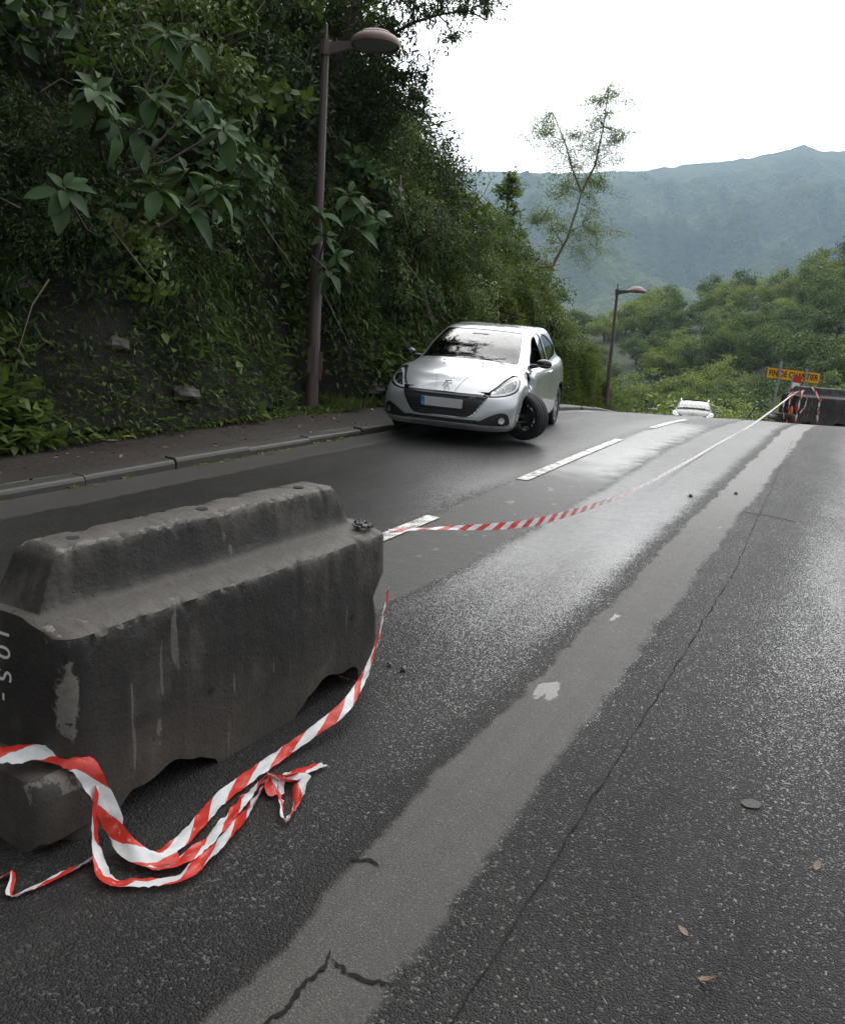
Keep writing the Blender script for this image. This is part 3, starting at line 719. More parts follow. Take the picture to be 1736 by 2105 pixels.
def rosette(parent, c, n, L, axis=(0, 0, 1), yellow=0):
    ax = Vector(axis).normalized(); q = ax.to_track_quat('Z', 'Y'); a0 = random.uniform(0, 6.28)
    for k in range(n):
        az = a0 + k*2.4 + random.gauss(0, .2); young = k/n
        pitch = -.75 + 1.5*young + random.gauss(0, .15)         # outer leaves hang, inner ones rise
        l = L*(1 - .5*young)*random.uniform(.65, 1.2)
        if random.random() < .12: continue
        d = q @ Vector((math.cos(az)*math.cos(pitch), math.sin(az)*math.cos(pitch), math.sin(pitch)))
        x = d.normalized(); y = ax.cross(x).normalized(); y = (y + Vector((random.gauss(0, .2), random.gauss(0, .2), random.gauss(0, .2)))).normalized()
        z = x.cross(y).normalized(); y = z.cross(x)
        o = link('leaf', BY if (yellow and k < yellow) else random.choice(BL), None, parent)
        if yellow and k < yellow: o['label'] = 'yellowed drooping leaf'
        R = Matrix((x, y, z)).transposed().to_4x4()
        o.matrix_parent_inverse = Matrix(); o.matrix_basis = Matrix.Translation(Vector(c) - parent.location + x*.03 - ax*.04*(1-young)) @ R @ Matrix.Diagonal((l, l, l, 1))
def big_plant(base, ros, L, nl, label, yellow_at=(), name='big_leaved_shrub', n_main=3):
    o = empty(name, base, label, 'shrub'); b = Vector(base); mb = MB()
    c0 = sum((Vector(r_) for r_ in ros), Vector())/len(ros); hub = b.lerp(c0, .55) + Vector((0, 0, -.1))
    mb.tube([(0, 0, 0), (hub-b)*.5 + Vector((.05, 0, .05)), hub-b], [.035, .028, .022], 6)
    for r_ in ros:
        e = Vector(r_) - b; h = hub - b; mid = h.lerp(e, .5) + Vector((0, 0, -.10)); mb.tube([h, mid, e], [.018, .012, .008], 5)
    mb.build('branches', M['bark'], o, smooth=True)
    for i, r_ in enumerate(ros):
        rosette(o, r_, nl if i not in yellow_at else nl+1, L*random.uniform(.85, 1.12), (random.gauss(.35, .3), random.gauss(-.5, .3), 1), 2 if i in yellow_at else 0)
    return o
ROS = [(-3.19,8.56,3.71),(-2.98,8.07,3.41),(-2.90,8.36,3.26),(-2.93,8.94,3.30),(-2.78,8.95,3.61),(-2.48,9.63,3.78),(-2.29,9.77,3.52),(-3.15,7.80,2.57),(-3.09,8.81,2.58),(-2.99,9.09,2.59),(-2.65,8.78,2.78),(-2.56,9.48,2.69),(-2.30,9.60,2.92),(-2.66,9.83,4.35),(-2.70,9.17,4.22),(-2.51,9.22,3.00),(-3.15,8.52,3.36)]
ROS = [tuple(v) for v in ROS]
big_plant((-3.75, 9.0, 2.2), ROS[:7] + ROS[13:], .35, 14, 'tall shrub with broad drooping grey green leaves at upper left of the bank', ())
big_plant((-3.6, 8.7, 1.9), ROS[7:13], .38, 13, 'lower broad leaved shrub with a few yellowed leaves, under the taller broad leaved shrub', (1,))
big_plant((-1.7, 12.7, 2.5), [(-1.19,12.0,3.29),(-1.04,12.2,3.19),(-0.87,12.45,3.11),(-1.08,12.1,2.90)], .40, 9, 'broad leaved shrub just right of the tall lamp post halfway up')
big_plant((-1.9, 12.4, 2.0), [(-1.28,11.6,2.47),(-1.36,11.5,2.30),(-1.50,11.52,2.98),(-1.40,11.5,2.72)], .34, 10, 'small broad leaved shrub growing in front of the tall lamp post', name='big_leaved_shrub')

# ------------------------------------------------------------------ trees
def leafy_limbs(name, base, polylines, rad, clumps, nleaf, sig, L, asp, m, mbark, label, cat='tree', group=None, droop=.4):
    o = empty(name, base, label, cat, group); b = Vector(base); mb = MB()
    for pl, r_ in zip(polylines, rad):
        n = len(pl); mb.tube([Vector(p)-b for p in pl], [r_*(1-.75*i/(n-1)) for i in range(n)], 7)
    P = []; D = []; T = []
    allp = [Vector(p) for pl in polylines for p in pl]
    for c in clumps:
        c = Vector(c); k = int(nleaf*random.uniform(.6, 1.4)); s_ = sig*random.uniform(.6, 1.4)
        near = min(allp, key=lambda q: (q-c).length); mb.tube([near-b, near.lerp(c, .55)-b+Vector((0, 0, .06)), c-b], [.012, .009, .004], 4)
        a = random.uniform(0, 6.28)
        for j in range(4):   # twigs
            e = c + Vector((random.gauss(0, s_), random.gauss(0, s_), random.gauss(0, s_*.6))); mb.tube([c-b, e-b], [.005, .002], 3, False)
            for i in range(k//4):
                f = random.random(); p = c.lerp(e, f)*1.0; p = p + Vector((random.gauss(0, s_*.3), random.gauss(0, s_*.3), random.gauss(0, s_*.22)))
                P.append(tuple(p-b)); d = (e-c).normalized() + Vector((random.gauss(0, .6), random.gauss(0, .6), random.gauss(0, .5)-droop)); D.append(tuple(d)); T.append(min(1, max(0, random.gauss(.5, .2))))
    l = L*rng.uniform(.6, 1.4, len(P))
    mb.build('trunk', mbark, o, smooth=True)
    link('crown', leaf_mesh('crown', [leaf_arrays(np.array(P), unit(np.array(D)), l, l*asp, np.array(T))], m), None, o)
    return o
# thin forked tree on the far end of the bank
tr = [[(3.3,28,3.0),(3.43,28,3.99),(3.79,28,4.79),(4.00,28,5.64),(4.10,28,6.13)], [(4.10,28,6.13),(3.75,28,6.79),(3.47,28,7.52),(3.04,28,8.30)], [(4.10,28,6.13),(4.41,28,6.90),(4.56,28,7.99),(4.60,28,9.06)], [(3.85,28,5.0),(4.2,27.9,5.2),(4.6,27.8,5.0)], [(3.7,28,4.6),(3.3,28,5.1),(3.0,28,5.3)]]
cl = [(2.88,28.71,7.91),(3.12,28.64,7.50),(3.26,27.25,7.09),(3.55,27.24,6.97),(3.40,28.07,6.78),(4.06,28.70,6.94),(4.39,27.81,7.94),(4.55,27.55,8.68),(4.57,27.88,8.36),(4.14,27.25,8.06),(4.87,27.55,7.64),(4.60,27.90,7.43),(4.51,27.99,7.04),(4.21,27.57,7.21),(3.68,27.57,7.58),(2.79,27.55,8.05),(4.17,27.94,6.05),(4.45,27.66,5.62),(3.30,27.23,5.89),(3.72,28.54,6.40),(3.09,28.09,5.46),(2.84,28.23,5.18),(3.47,27.50,5.13),(4.63,28.79,5.07),(4.78,28.58,4.63),(4.17,27.39,4.33),(3.96,27.73,4.91),(3.34,28.35,4.66),(4.70,28.34,6.56),(4.32,28.70,6.60),(4.62,28,8.95),(4.5,28,8.8),(2.7,28,7.7),(5.0,28,7.8),(4.9,28,7.3)]
leafy_limbs('thin_tree', (3.3, 28, 3.0), tr, [.062, .036, .04, .022, .022], cl + [(c[0]+random.gauss(0, .25), c[1], c[2]+random.gauss(0, .25)) for c in cl], 330, .42, .062, .34, M['leaf_light'], M['pale_bark'], 'thin forked tree with sparse feathery foliage standing against the sky', 'tree', droop=.1)
# overhanging tree above the lamp
ob = [[(-2.2,14.4,3.6),(-1.75,14.1,4.8),(-1.60,14,5.44),(-1.48,14,5.91),(-1.36,14,6.36),(-1.25,14,7.2)], [(-1.6,14,5.44),(-1.19,14,5.79),(-.91,14,5.80),(-.57,14,5.99),(-.23,14,6.11),(.18,14,6.2),(.47,14,6.08)], [(-1.7,14.1,4.9),(-1.16,14,5.1),(-.88,14,5.19),(-.6,14,5.3),(-.32,14,5.36)], [(-1.75,14.1,4.7),(-1.13,14,4.74),(-.87,14,4.92),(-.57,14,4.84),(-.35,14,4.74)]]
oc = []
for pl, spread in ((ob[1], .22), (ob[2], .16), (ob[3], .14)):
    for i in range(1, len(pl)-1):
        for j in range(4):
            f = random.random(); p = Vector(pl[i]).lerp(Vector(pl[i+1]), f); oc.append((p.x, p.y+random.gauss(0, .35), p.z + random.gauss(.03, spread)))
oc += [(random.uniform(-1.7, .2), 14+random.gauss(0, .5), random.uniform(6.0, 7.2)) for _ in range(30)] + [(random.uniform(-2.3, -1.0), 14.2+random.gauss(0, .5), random.uniform(4.5, 6.2)) for _ in range(45)]
leafy_limbs('overhanging_tree', (-2.2, 14.4, 3.6), ob, [.11, .035, .03, .03], oc, 120, .19, .075, .34, M['leaf_dark'], M['bark'], 'tree on the bank reaching thin branches out over the near street lamp', droop=.3)
# small tree with a pointed top
pc = [(1.75+random.gauss(0, .33)*(1-h/2.2), 25+random.gauss(0, .33)*(1-h/2.2), 4.1+h) for h in [random.uniform(0, 1.9)**1.0 for _ in range(40)]]
leafy_limbs('pointed_tree', (1.8, 25, 3.2), [[(1.8, 25, 3.2), (1.76, 25, 4.6), (1.7, 25, 6.0)]], [.05], pc, 110, .14, .09, .4, M['leaf_light'], M['bark'], 'small pale green tree with a pointed top at the end of the bank', droop=-.2)

def tree_proto(m, R, L, ncl, nl, sig, hname='crown'): return leaf_mesh('crown', [crown(ncl, nl, R, sig, L, .5, (.55, 1.02), -.55, .3)], m)
# taller trees above the bank
TB = [tree_proto(M['leaf_dark'], (1, 1, 1.25), .055, 95, 85, .15), tree_proto(M['leaf_dark'], (1.1, 1, 1.1), .05, 100, 85, .14), tree_proto(M['leaf_dark'], (1, 1, 1.4), .06, 90, 80, .15)]
TT = limbs(.06, 1.2, 9, .7, M['bark'], 'trunk')
bt_ = [(-7, 3.0, 3.0), (-5, 1.6, 3.0), (-2.6, 1.6, 3.0), (-.2, 1.8, 2.9), (2.0, 2.6, 2.7), (-9, 2.0, 3.2), (-4, 4.5, 3.3), (-8, 6, 3.4), (4.2, 2.9, 2.5), (-1.5, 3.5, 2.0), (1.0, 4.5, 2.2), (3.2, 4.4, 2.1), (5.3, 4.2, 2.0), (7.3, 4.6, 2.1), (9.2, 4.0, 1.9), (11.0, 4.2, 1.8), (12.6, 4.4, 1.75), (2.2, 7, 2.4), (5, 7.4, 2.4), (8, 7.2, 2.3), (10.6, 7, 2.1), (13, 7.4, 1.8), (-.5, 7, 2.4), (6.5, 10.5, 2.4), (3.5, 10.5, 2.4), (9.5, 10.2, 2.2)]  # first, largest trees mostly out of view, added to darken the foreground
bp = [None]*3
for i, (t, d, s_) in enumerate(bt_):
    p = bank_pt(t, d); k = i % 3; cz = 1.25*s_
    if bp[k] is None:
        o = empty('dense_tree', label='dense dark tree rising out of the shrubs on the high near bank', cat='tree', group='dense dark trees above the near bank'); bp[k] = o
        link('trunk', TT, None, o); c = link('crown', TB[k], None, o); c.location = (0, 0, 1.35)
    else: o = dup(bp[k])
    o.location = p; o.rotation_euler = (0, 0, random.uniform(0, 6.28)); o.scale = (s_, s_, s_*random.uniform(.9, 1.1))

# the wood in the valley and on the hill to the right
TF = [tree_proto(M['forest'], (1, 1, .95), .085, 34, 170, .17), tree_proto(M['forest'], (1.1, .95, .85), .075, 42, 150, .15), tree_proto(M['forest'], (.9, .9, 1.2), .085, 36, 160, .17), tree_proto(M['forest_pale'], (1, 1, .9), .075, 46, 140, .14), tree_proto(M['forest_pale'], (1.1, 1, .75), .07, 50, 140, .13)]
TFT = limbs(.07, .8, 7, .6, M['bark'], 'trunk')
FL = [('forest_tree', 'dark rounded tree in the wood beyond the road crest', 'dark trees of the far wood'), ('pale_forest_tree', 'light green rounded tree in the wood beyond the road crest', 'light green trees of the far wood')]
fp = {}
def forest(k, x, y, s_, lab=None, sz=1):
    nm, lb, gr = FL[0] if k < 3 else FL[1]
    if k not in fp:
        o = empty(nm, label=lb, cat='tree', group=gr); fp[k] = o; link('trunk', TFT, None, o); c = link('crown', TF[k], None, o); c.location = (0, 0, .75)
    else: o = dup(fp[k])
    if lab: o['label'] = lab; del o['group']
    o.location = (x, y, terrain_h(x, y) - .1*s_); o.scale = (s_*random.uniform(.9, 1.15), s_*random.uniform(.9, 1.15), s_*sz*random.uniform(.85, 1.15)); o.rotation_euler = (0, 0, random.uniform(0, 6.28))
    return o
cnt = 0; placed = []
for ring in (48, 55, 63, 72, 82, 93, 105, 118, 133, 150, 168, 188, 210, 228):
    s0 = 2.0 + ring*.011
    az = .17 if ring < 60 else .12
    while az < .53:
        r_ = ring*random.uniform(.96, 1.05); a = az + random.gauss(0, .01); x, y = r_*math.sin(a), r_*math.cos(a)
        l = .901*x-.433*y; t = .433*x+.901*y; az += s0*random.uniform(1.25, 1.6)/ring
        if -1.5 < l - kerb(t) < 9.5 and t < 70: continue
        k = random.choice([0, 1, 2, 2, 3, 3] if ring > 125 else [0, 1, 2, 3, 4, 3]) if ring > 68 else random.choice([0, 3, 3, 3, 4, 4])
        forest(k, x, y, s0*random.uniform(.8, 1.25)); cnt += 1
print('forest trees', cnt)
forest(4, 13.1, 44.5, 3.7, 'bright green rounded bush directly behind the oncoming dark car', .85)
forest(1, 45.5, 140, 3.2, 'dark tree standing taller than its neighbours on the right skyline', 1.9)
#SECTION3
# ------------------------------------------------------------------ concrete barriers
def concrete_material():
    q = NT('stained_concrete'); v = q.obj(); 
    wear = q.n('ShaderNodeAttribute', attribute_name='wear').outputs['Fac']
    nz_ = q.n('ShaderNodeSeparateXYZ', {0: q.n('ShaderNodeNewGeometry').outputs['Normal']}).outputs[2]
    n1 = q.noise(v, 3.0, 6, .62); n2 = q.noise(v, 22, 6, .7); n3 = q.noise(v, 75, 4, .6)
    st = q.noise(q.scl(v, (9, 9, .9)), 1.0, 5, .6)                      # rain streaks down the faces
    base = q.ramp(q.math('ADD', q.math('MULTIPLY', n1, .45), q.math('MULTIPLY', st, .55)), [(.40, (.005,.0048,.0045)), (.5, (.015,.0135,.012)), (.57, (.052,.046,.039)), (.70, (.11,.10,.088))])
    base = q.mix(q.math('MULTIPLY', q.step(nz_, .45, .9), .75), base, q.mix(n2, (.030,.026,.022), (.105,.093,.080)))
    base = q.mix(q.math('MULTIPLY', n2, .5), base, q.mix(n3, (.02,.018,.016), (.075,.068,.06)))
    blot = q.step(q.math('ADD', q.math('MULTIPLY', q.noise(v, 2.3, 5, .6), .7), q.math('MULTIPLY', st, .3)), .50, .60)
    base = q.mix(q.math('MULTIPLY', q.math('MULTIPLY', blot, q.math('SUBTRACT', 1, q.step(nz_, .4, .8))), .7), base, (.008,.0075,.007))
    voids = q.step(q.math('ADD', q.vor(v, 14).outputs['Distance'], q.math('MULTIPLY', n2, .25)), .16, .20)
    base = q.mix(q.math('MULTIPLY', q.math('SUBTRACT', 1, voids), .85), base, (.008,.0075,.007))
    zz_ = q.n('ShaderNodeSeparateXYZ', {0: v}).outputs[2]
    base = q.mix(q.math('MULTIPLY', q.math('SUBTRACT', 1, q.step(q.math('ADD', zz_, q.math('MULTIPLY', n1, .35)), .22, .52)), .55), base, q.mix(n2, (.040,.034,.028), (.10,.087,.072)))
    chip = q.step(q.math('ADD', q.math('MULTIPLY', wear, .50), q.math('ADD', q.math('MULTIPLY', n2, .45), q.math('MULTIPLY', q.noise(v, 5, 4), .45))), .865, .90)
    base = q.mix(chip, base, q.mix(n3, (.075,.068,.06), (.19,.175,.155)))
    pit = q.step(q.math('ADD', q.vor(v, 37).outputs['Distance'], q.math('MULTIPLY', q.step(q.noise(v, 7, 3), .62, .5), .3)), .10, .20)
    base = q.mix(q.math('MULTIPLY', q.math('SUBTRACT', 1, pit), .8), base, (.010,.009,.008))
    mark = q.step(q.noise(q.scl(v, (16, 16, 2.2)), 1.0, 3, .4, 1.2), .70, .73)      # pale run-off lines
    base = q.mix(q.math('MULTIPLY', mark, .35), base, (.22,.20,.175))
    h = q.math('ADD', q.math('MULTIPLY', n3, .35), q.math('ADD', q.math('MULTIPLY', n2, .5), q.math('ADD', q.math('MULTIPLY', pit, .3), q.math('MULTIPLY', chip, -.5))))
    q.set(Base_Color=base, Roughness=q.fmix(chip, .62, .85), Specular_IOR_Level=.35, Normal=q.bump(h, .8, .010, q.bump(q.noise(v, 9, 3), .15, .02))); return q.m
M['concrete'] = concrete_material()
def interp(x, xs, ys): return float(np.interp(x, xs, ys))
def barrier_mesh():
    prof = [(0, 0), (0, .08), (-.004, .16), (0, .25), (.0, .34), (.003, .43), (.003, .51), (.004, .55), (.005, .578), (.011, .592), (.026, .599), (.055, .606), (.09, .613), (.120, .620), (.138, .629), (.148, .645), (.154, .67), (.159, .71), (.164, .76), (.168, .781), (.179, .792), (.20, .795)]
    prof = prof + [(.25, .797)] + [(.5-a, b) for a, b in prof[::-1]]
    S = sorted(set([round(x, 4) for x in list(np.arange(-.12, .1, .011)) + list(np.arange(.1, 1.24, .0125)) + list(np.arange(1.24, 1.4705, .011))]))
    S = [-.122] + S + [1.472]
    n = len(prof); V = []; Wr = []
    bxs = [-.13, .03, .05, .09, .16, .26, .37, .42, .455, .5, .85, .90, .94, 1.02, 1.2, 1.3, 1.36, 1.47]; bzs = [0, 0, .035, .07, .085, .088, .07, .03, .004, 0, 0, .03, .07, .095, .09, .06, .02, .03]
    for i, s_ in enumerate(S):
        zl = interp(s_, [-.2, -.085, -.02, .015, 1.29, 1.31, 1.385, 1.5], [.628, .632, .765, .80, .80, .775, .638, .62])
        inset = interp(s_, [-.122, -.115, -.10, -.07], [.055, .03, .012, 0]) + interp(s_, [1.42, 1.455, 1.468, 1.472], [0, .012, .028, .05])
        for k, (a, z) in enumerate(prof):
            zz = min(z, zl - max(0, abs(a-.25)-.09)*.12 if z > .6 else 9)
            zb = interp(s_, bxs, bzs) + .01*math.sin(s_*31)*(1 if z < .2 else 0)*(1 if interp(s_, bxs, bzs) > .01 else 0)
            zz = max(zz, zb*(1 if z < .3 else 0))
            nn = a + inset*(1 if a < .25 else -1)*(1 if abs(a-.25) > .2 else .6)
            ss = s_
            if s_ > 1.2:           # the far end is broken away below its middle
                e = interp(zz, [0, .1, .22, .33, .42, .6], [.155, .06, .035, .085, .0, 0])*interp(s_, [1.2, 1.47], [0, 1]); ss = s_ - e
            w_ = 0
            for ez, ea in ((.585, .02), (.79, .18), (.585, .48), (.79, .32)): w_ = max(w_, 1 - math.hypot(zz-ez, nn-ea)/.055)
            if s_ < -.02 and a < .1: w_ = max(w_, 1 - abs(s_+.10)/.10)*(1 if zz > .25 else .5)
            w_ = max(0, w_)
            c = fbm(np.array([ss*9+3]), np.array([zz*9+nn*7]), 4, 2)[0]-.47
            c2 = max(0, fbm(np.array([ss*30.]), np.array([zz*26+nn*20]), 3, 8)[0]-.50)*w_*.07
            V.append((ss, nn + (c*.012 + c2)*(1 if a < .25 else -1)*(1 if zz > .02 else 0), zz - (c2*.7 if zz > .5 else 0) + c*.008*(1 if zz > .55 else 0)))
            Wr.append(w_)
    m_ = len(S); F = []
    for i in range(m_-1):
        for k in range(n): F.append((i*n+k, (i+1)*n+k, (i+1)*n+(k+1) % n, i*n+(k+1) % n))
    F.append(tuple(range(n))); F.append(tuple((m_-1)*n+k for k in range(n-1, -1, -1)))
    # interlocking foot that sticks out at the near end
    b = len(V); fp_ = [(.0, .045), (-.002, .10), (0, .17), (.012, .205), (.035, .222), (.12, .226), (.25, .228), (.38, .226), (.465, .222), (.488, .205), (.5, .17), (.5, .045), (.44, .0), (.06, .0)]
    fs = [-.215, -.210, -.195, -.165, -.12, -.09, -.05, -.02]; k_ = len(fp_)
    for s_ in fs:
        t_ = interp(s_, [-.215, -.210, -.195, -.165], [.048, .024, .008, 0])
        for (a, z) in fp_:
            c = fbm(np.array([s_*12+7]), np.array([z*12+a*9]), 3, 4)[0]-.47
            zb = (.05 if a > .27 else .0)
            V.append((s_, a + t_*(1 if a < .25 else -1)*(abs(a-.25)/.25) + c*.01, max(z, zb) - t_*.4*(1 if z > .15 else 0) + c*.01)); Wr.append(.9 if .16 < z < .224 and (a < .1) else .0)
    for i in range(len(fs)-1):
        for k in range(k_): F.append((b+i*k_+k, b+(i+1)*k_+k, b+(i+1)*k_+(k+1) % k_, b+i*k_+(k+1) % k_))
    F.append(tuple(b+k for k in range(k_)))
    me = bpy.data.meshes.new('body'); me.from_pydata(V, [], F)
    import bmesh
    bm = bmesh.new(); bm.from_mesh(me); bmesh.ops.recalc_face_normals(bm, faces=bm.faces); bm.to_mesh(me); bm.free()
    me.polygons.foreach_set('use_smooth', np.ones(len(me.polygons), dtype=bool))
    try: me.set_sharp_from_angle(angle=math.radians(40))
    except Exception: pass
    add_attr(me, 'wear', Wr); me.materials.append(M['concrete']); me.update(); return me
BM = barrier_mesh()
M['hole'] = plain('dark_hole', (.006,.006,.006), .9)
M['chalk'] = plain('chalk', (.55,.55,.52), .9)
hole = MB(); hole.lathe([(0, .0015), (.012, .0015), (.020, .0012), (.022, -.002)], 16); hole_me = hole.mesh('lifting_hole'); hole_me.materials.append(M['hole'])
def barrier(x, y, rz, ry, label, z=None):
    o = empty('concrete_barrier', (x, y, roadz(x, y)-.004 if z is None else z), label, 'barrier'); o.rotation_euler = (0, ry, rz)
    link('body', BM, None, o)
    for s_ in (.10, .63, 1.16): h = link('lifting_hole', hole_me, None, o); h.location = (s_, .235, .798)
    for s_, z in ((1.22, .30), (.42, .27)): h = link('form_hole', hole_me, None, o); h.location = (s_, .0, z); h.rotation_euler = (PI/2, 0, 0); h.scale = (.7, .7, 1)
    return o
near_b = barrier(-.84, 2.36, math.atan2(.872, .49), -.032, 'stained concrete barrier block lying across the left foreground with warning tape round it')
far_b = barrier(7.50, 18.35, math.radians(24), .02, 'concrete barrier block standing on the road crest below the yellow sign', .30)
def text_mesh(name, body, size, m, extrude=.0005, bold=0):
    cu = bpy.data.curves.new(name, 'FONT'); cu.body = body; cu.size = size; cu.extrude = extrude; cu.align_x = 'CENTER'; cu.align_y = 'CENTER'; cu.offset = bold
    tmp = bpy.data.objects.new(name+'_tmp', cu); COL.objects.link(tmp)
    dg = bpy.context.evaluated_depsgraph_get(); me = bpy.data.meshes.new_from_object(tmp.evaluated_get(dg)); me.name = name
    bpy.data.objects.remove(tmp); bpy.data.curves.remove(cu); me.materials.clear(); me.materials.append(m); return me
for ch_, dz_ in (('1', .565), ('0', .51), ('S', .44), ('-', .375)):
    tx = link('chalk_mark', text_mesh('chalk_mark', ch_, .085, M['chalk'], .0004), None, near_b)
    tx.matrix_basis = Matrix.Translation((-.1238, .262, dz_)) @ Matrix(((0, 0, -1), (0, -1, 0), (-1, 0, 0))).to_4x4()
def lump(name, r, seed, m):
    random.seed(seed); mb = MB(); V = []; F = []; n = 8; k = 6
    for i in range(k+1):
        th = PI*i/k
        for j in range(n):
            ph = 2*PI*j/n; rr = r*random.uniform(.7, 1.25); V.append((rr*math.sin(th)*math.cos(ph), rr*math.sin(th)*math.sin(ph), max(-.3*r, rr*math.cos(th)*.75)))
    for i in range(k):
        for j in range(n): F.append((i*n+j, i*n+(j+1) % n, (i+1)*n+(j+1) % n, (i+1)*n+j))
    me = mb.add(V, F).mesh(name); me.materials.append(m); return me
M['asphalt_lump'] = plain('asphalt_lump', (.010,.010,.011), .45, bumpsc=60, var=.5)
lm = [lump('asphalt_lump', .022, s_, M['asphalt_lump']) for s_ in (3, 5, 9)]
NB = near_b.matrix_basis.copy() if False else Matrix.Translation(near_b.location) @ near_b.rotation_euler.to_matrix().to_4x4()
for i, (s_, a, z, sc) in enumerate([(1.375, .07, .628, 1.0), (1.405, .06, .625, .8), (1.39, .10, .632, .9), (1.42, .12, .632, .8), (1.36, .09, .632, .7), (1.445, .10, .626, .95), (1.44, .08, .622, .7),
                                    (1.44, .28, .64, 1.5), (1.46, .33, .635, 1.2), (1.43, .24, .64, 1.0), (1.44, .38, .63, 1.5), (1.40, .34, .645, 1.3), (1.41, .42, .63, 1.4)]):
    p = NB @ Vector((s_, a, z)); o = link('asphalt_lump', lm[i % 3], None, None, 'small black crumbling asphalt lump lying on the far end of the near barrier', 'rubble', 'asphalt lumps on the near barrier end')
    o.location = p; o.scale = (sc, sc, sc*.8); o.rotation_euler = (0, 0, i*1.3)
for x, y, sc in ((-.04, 3.62, .6), (-.10, 3.66, .5), (2.35, 7.85, .9), (2.83, 8.1, .8)):
    o = link('asphalt_lump', lm[0], None, None, 'black asphalt crumb lying alone on the open road', 'rubble', 'asphalt crumbs on the road'); o.location = (x, y, roadz(x, y)+.008); o.scale = (sc, sc, sc)

# ------------------------------------------------------------------ red and white barrier tape
def tape_material():
    q = NT('barrier_tape'); uv = q.n('ShaderNodeUVMap').outputs[0]; sp = q.n('ShaderNodeSeparateXYZ', {0: uv})
    ph = q.math('FRACT', q.math('ADD', q.math('MULTIPLY', sp.outputs[0], 4.3), q.math('MULTIPLY', sp.outputs[1], .55)))
    red = q.step(ph, .495, .505)
    v = q.obj(); scr = q.step(q.noise(q.scl(uv, (26, 3, 1)), 1.0, 4, .6), .60, .66)      # ink rubbed off
    rc = q.mix(q.math('MULTIPLY', scr, .55), (.55,.035,.022), (.66,.42,.38))
    rc = q.mix(q.n('ShaderNodeAttribute', attribute_name='painted_glare').outputs['Fac'], rc, (.80,.77,.76))  # sky glare on the far tape painted as a pale colour over the red
    dirt = q.noise(v, 30, 5, .65)
    wc = q.mix(dirt, (.50,.51,.52), (.80,.80,.79))
    q.set(Base_Color=q.mix(red, wc, rc), Roughness=.35, Normal=q.bump(q.noise(v, 90, 3, .6), .35, .004))
    tr = q.n('ShaderNodeBsdfTranslucent', {'Color': q.mix(red, (.75,.75,.75), (.6,.06,.04))})
    ms = q.n('ShaderNodeMixShader', {0: .25, 1: q.b.outputs[0], 2: tr.outputs[0]}); q.t.links.new(ms.outputs[0], q.out.inputs[0]); return q.m
M['tape'] = tape_material()
def ribbon(name, pts, label, width=.05, ang=None, wid=None, u0=0, ground=True, crump=.004, seed=1, painted_glare=None, step=.012, group=None, smooth_path=True):
    """ang: degrees from lying flat (0) to standing on edge (90) per point; wid: relative width per point"""
    rs = random.Random(seed); n = len(pts); ang = ang or [0]*n; wid = wid or [1]*n
    idx = list(range(n)); cum = [0]
    for i in range(1, n): cum.append(cum[-1] + (Vector(pts[i])-Vector(pts[i-1])).length)
    N = max(8, int(cum[-1]/step)); V = []; UV_ = []; F = []; K = 4; FA = []
    def pos(s_): return Vector([cr(cum, [p[j] for p in pts], s_) for j in range(3)])
    for i in range(N+1):
        s_ = cum[-1]*i/N; p = pos(s_); T = (pos(min(cum[-1], s_+.004)) - pos(max(0, s_-.004))).normalized()
        H = T.cross(Vector((0, 0, 1))); H = H.normalized() if H.length > .02 else Vector((1, 0, 0)); Vv = H.cross(T).normalized()
        a = math.radians(interp(s_, cum, ang)); W = H*math.cos(a) + Vv*math.sin(a); Nn = W.cross(T)
        hw = width*interp(s_, cum, wid)/2
        for k in range(K+1):
            f = k/K*2-1
            q = p + W*f*hw + Nn*((vn1(s_*28+seed*7, k*.9+seed)-.5)*2*crump + (vn1(s_*75+seed*3, k*1.7+seed)-.5)*1.0*crump + (1-abs(f))*.5*crump*math.sin(s_*40+seed))
            if ground: q.z = max(q.z, roadz(q.x, q.y)+.003)
            V.append(q); UV_.append((u0+s_, (f+1)/2)); FA.append(interp(s_, cum, painted_glare) if painted_glare else 0)
        if i:
            for k in range(K): a_ = (i-1)*(K+1)+k; F.append((a_, a_+1, a_+K+2, a_+K+1))
    me = bpy.data.meshes.new(name); me.from_pydata(V, [], F); ul = me.uv_layers.new(name='UVMap')
    for l_ in me.loops: ul.data[l_.index].uv = UV_[l_.vertex_index]
    me.polygons.foreach_set('use_smooth', np.ones(len(F), dtype=bool)); add_attr(me, 'painted_glare', FA); me.update()
    return link(name, me, M['tape'], None, label, 'barrier tape', group)
TA = [(-0.135,3.645,0.722),(0.009,3.937,0.681),(0.227,4.382,0.608),(0.465,4.870,0.533),(0.680,5.309,0.481),(1.029,6.022,0.430),(1.417,6.815,0.394),(1.912,7.826,0.385),(2.679,9.393,0.405),(3.798,11.680,0.462),(5.334,14.819,0.535),(7.30,18.35,0.93)]
ribbon('barrier_tape', TA, 'long taut tape stretched across the road between the two concrete barriers', .05, [-60,-20,-75,-80,-80,-75,-70,-60,-50,-45,-45,-45], [.35,.3,.55,.8,.9,.85,.65,.55,.55,.55,.55,.45], ground=False, crump=.003, step=.03, seed=2, painted_glare=[0,0,0,0,0,.15,.6,.8,.85,.85,.85,.8])
TBp = [(-0.118,3.60,0.50),(-0.135,3.52,0.384),(-0.15,3.437,0.288),(-0.19,3.290,0.209),(-0.232,3.083,0.185),(-0.292,2.981,0.159),(-0.391,2.847,0.124),(-0.488,2.674,0.107),(-0.560,2.513,0.098),(-0.601,2.333,0.090),(-0.638,2.247,0.087),(-0.668,2.212,0.089),(-0.70,2.188,0.09)]
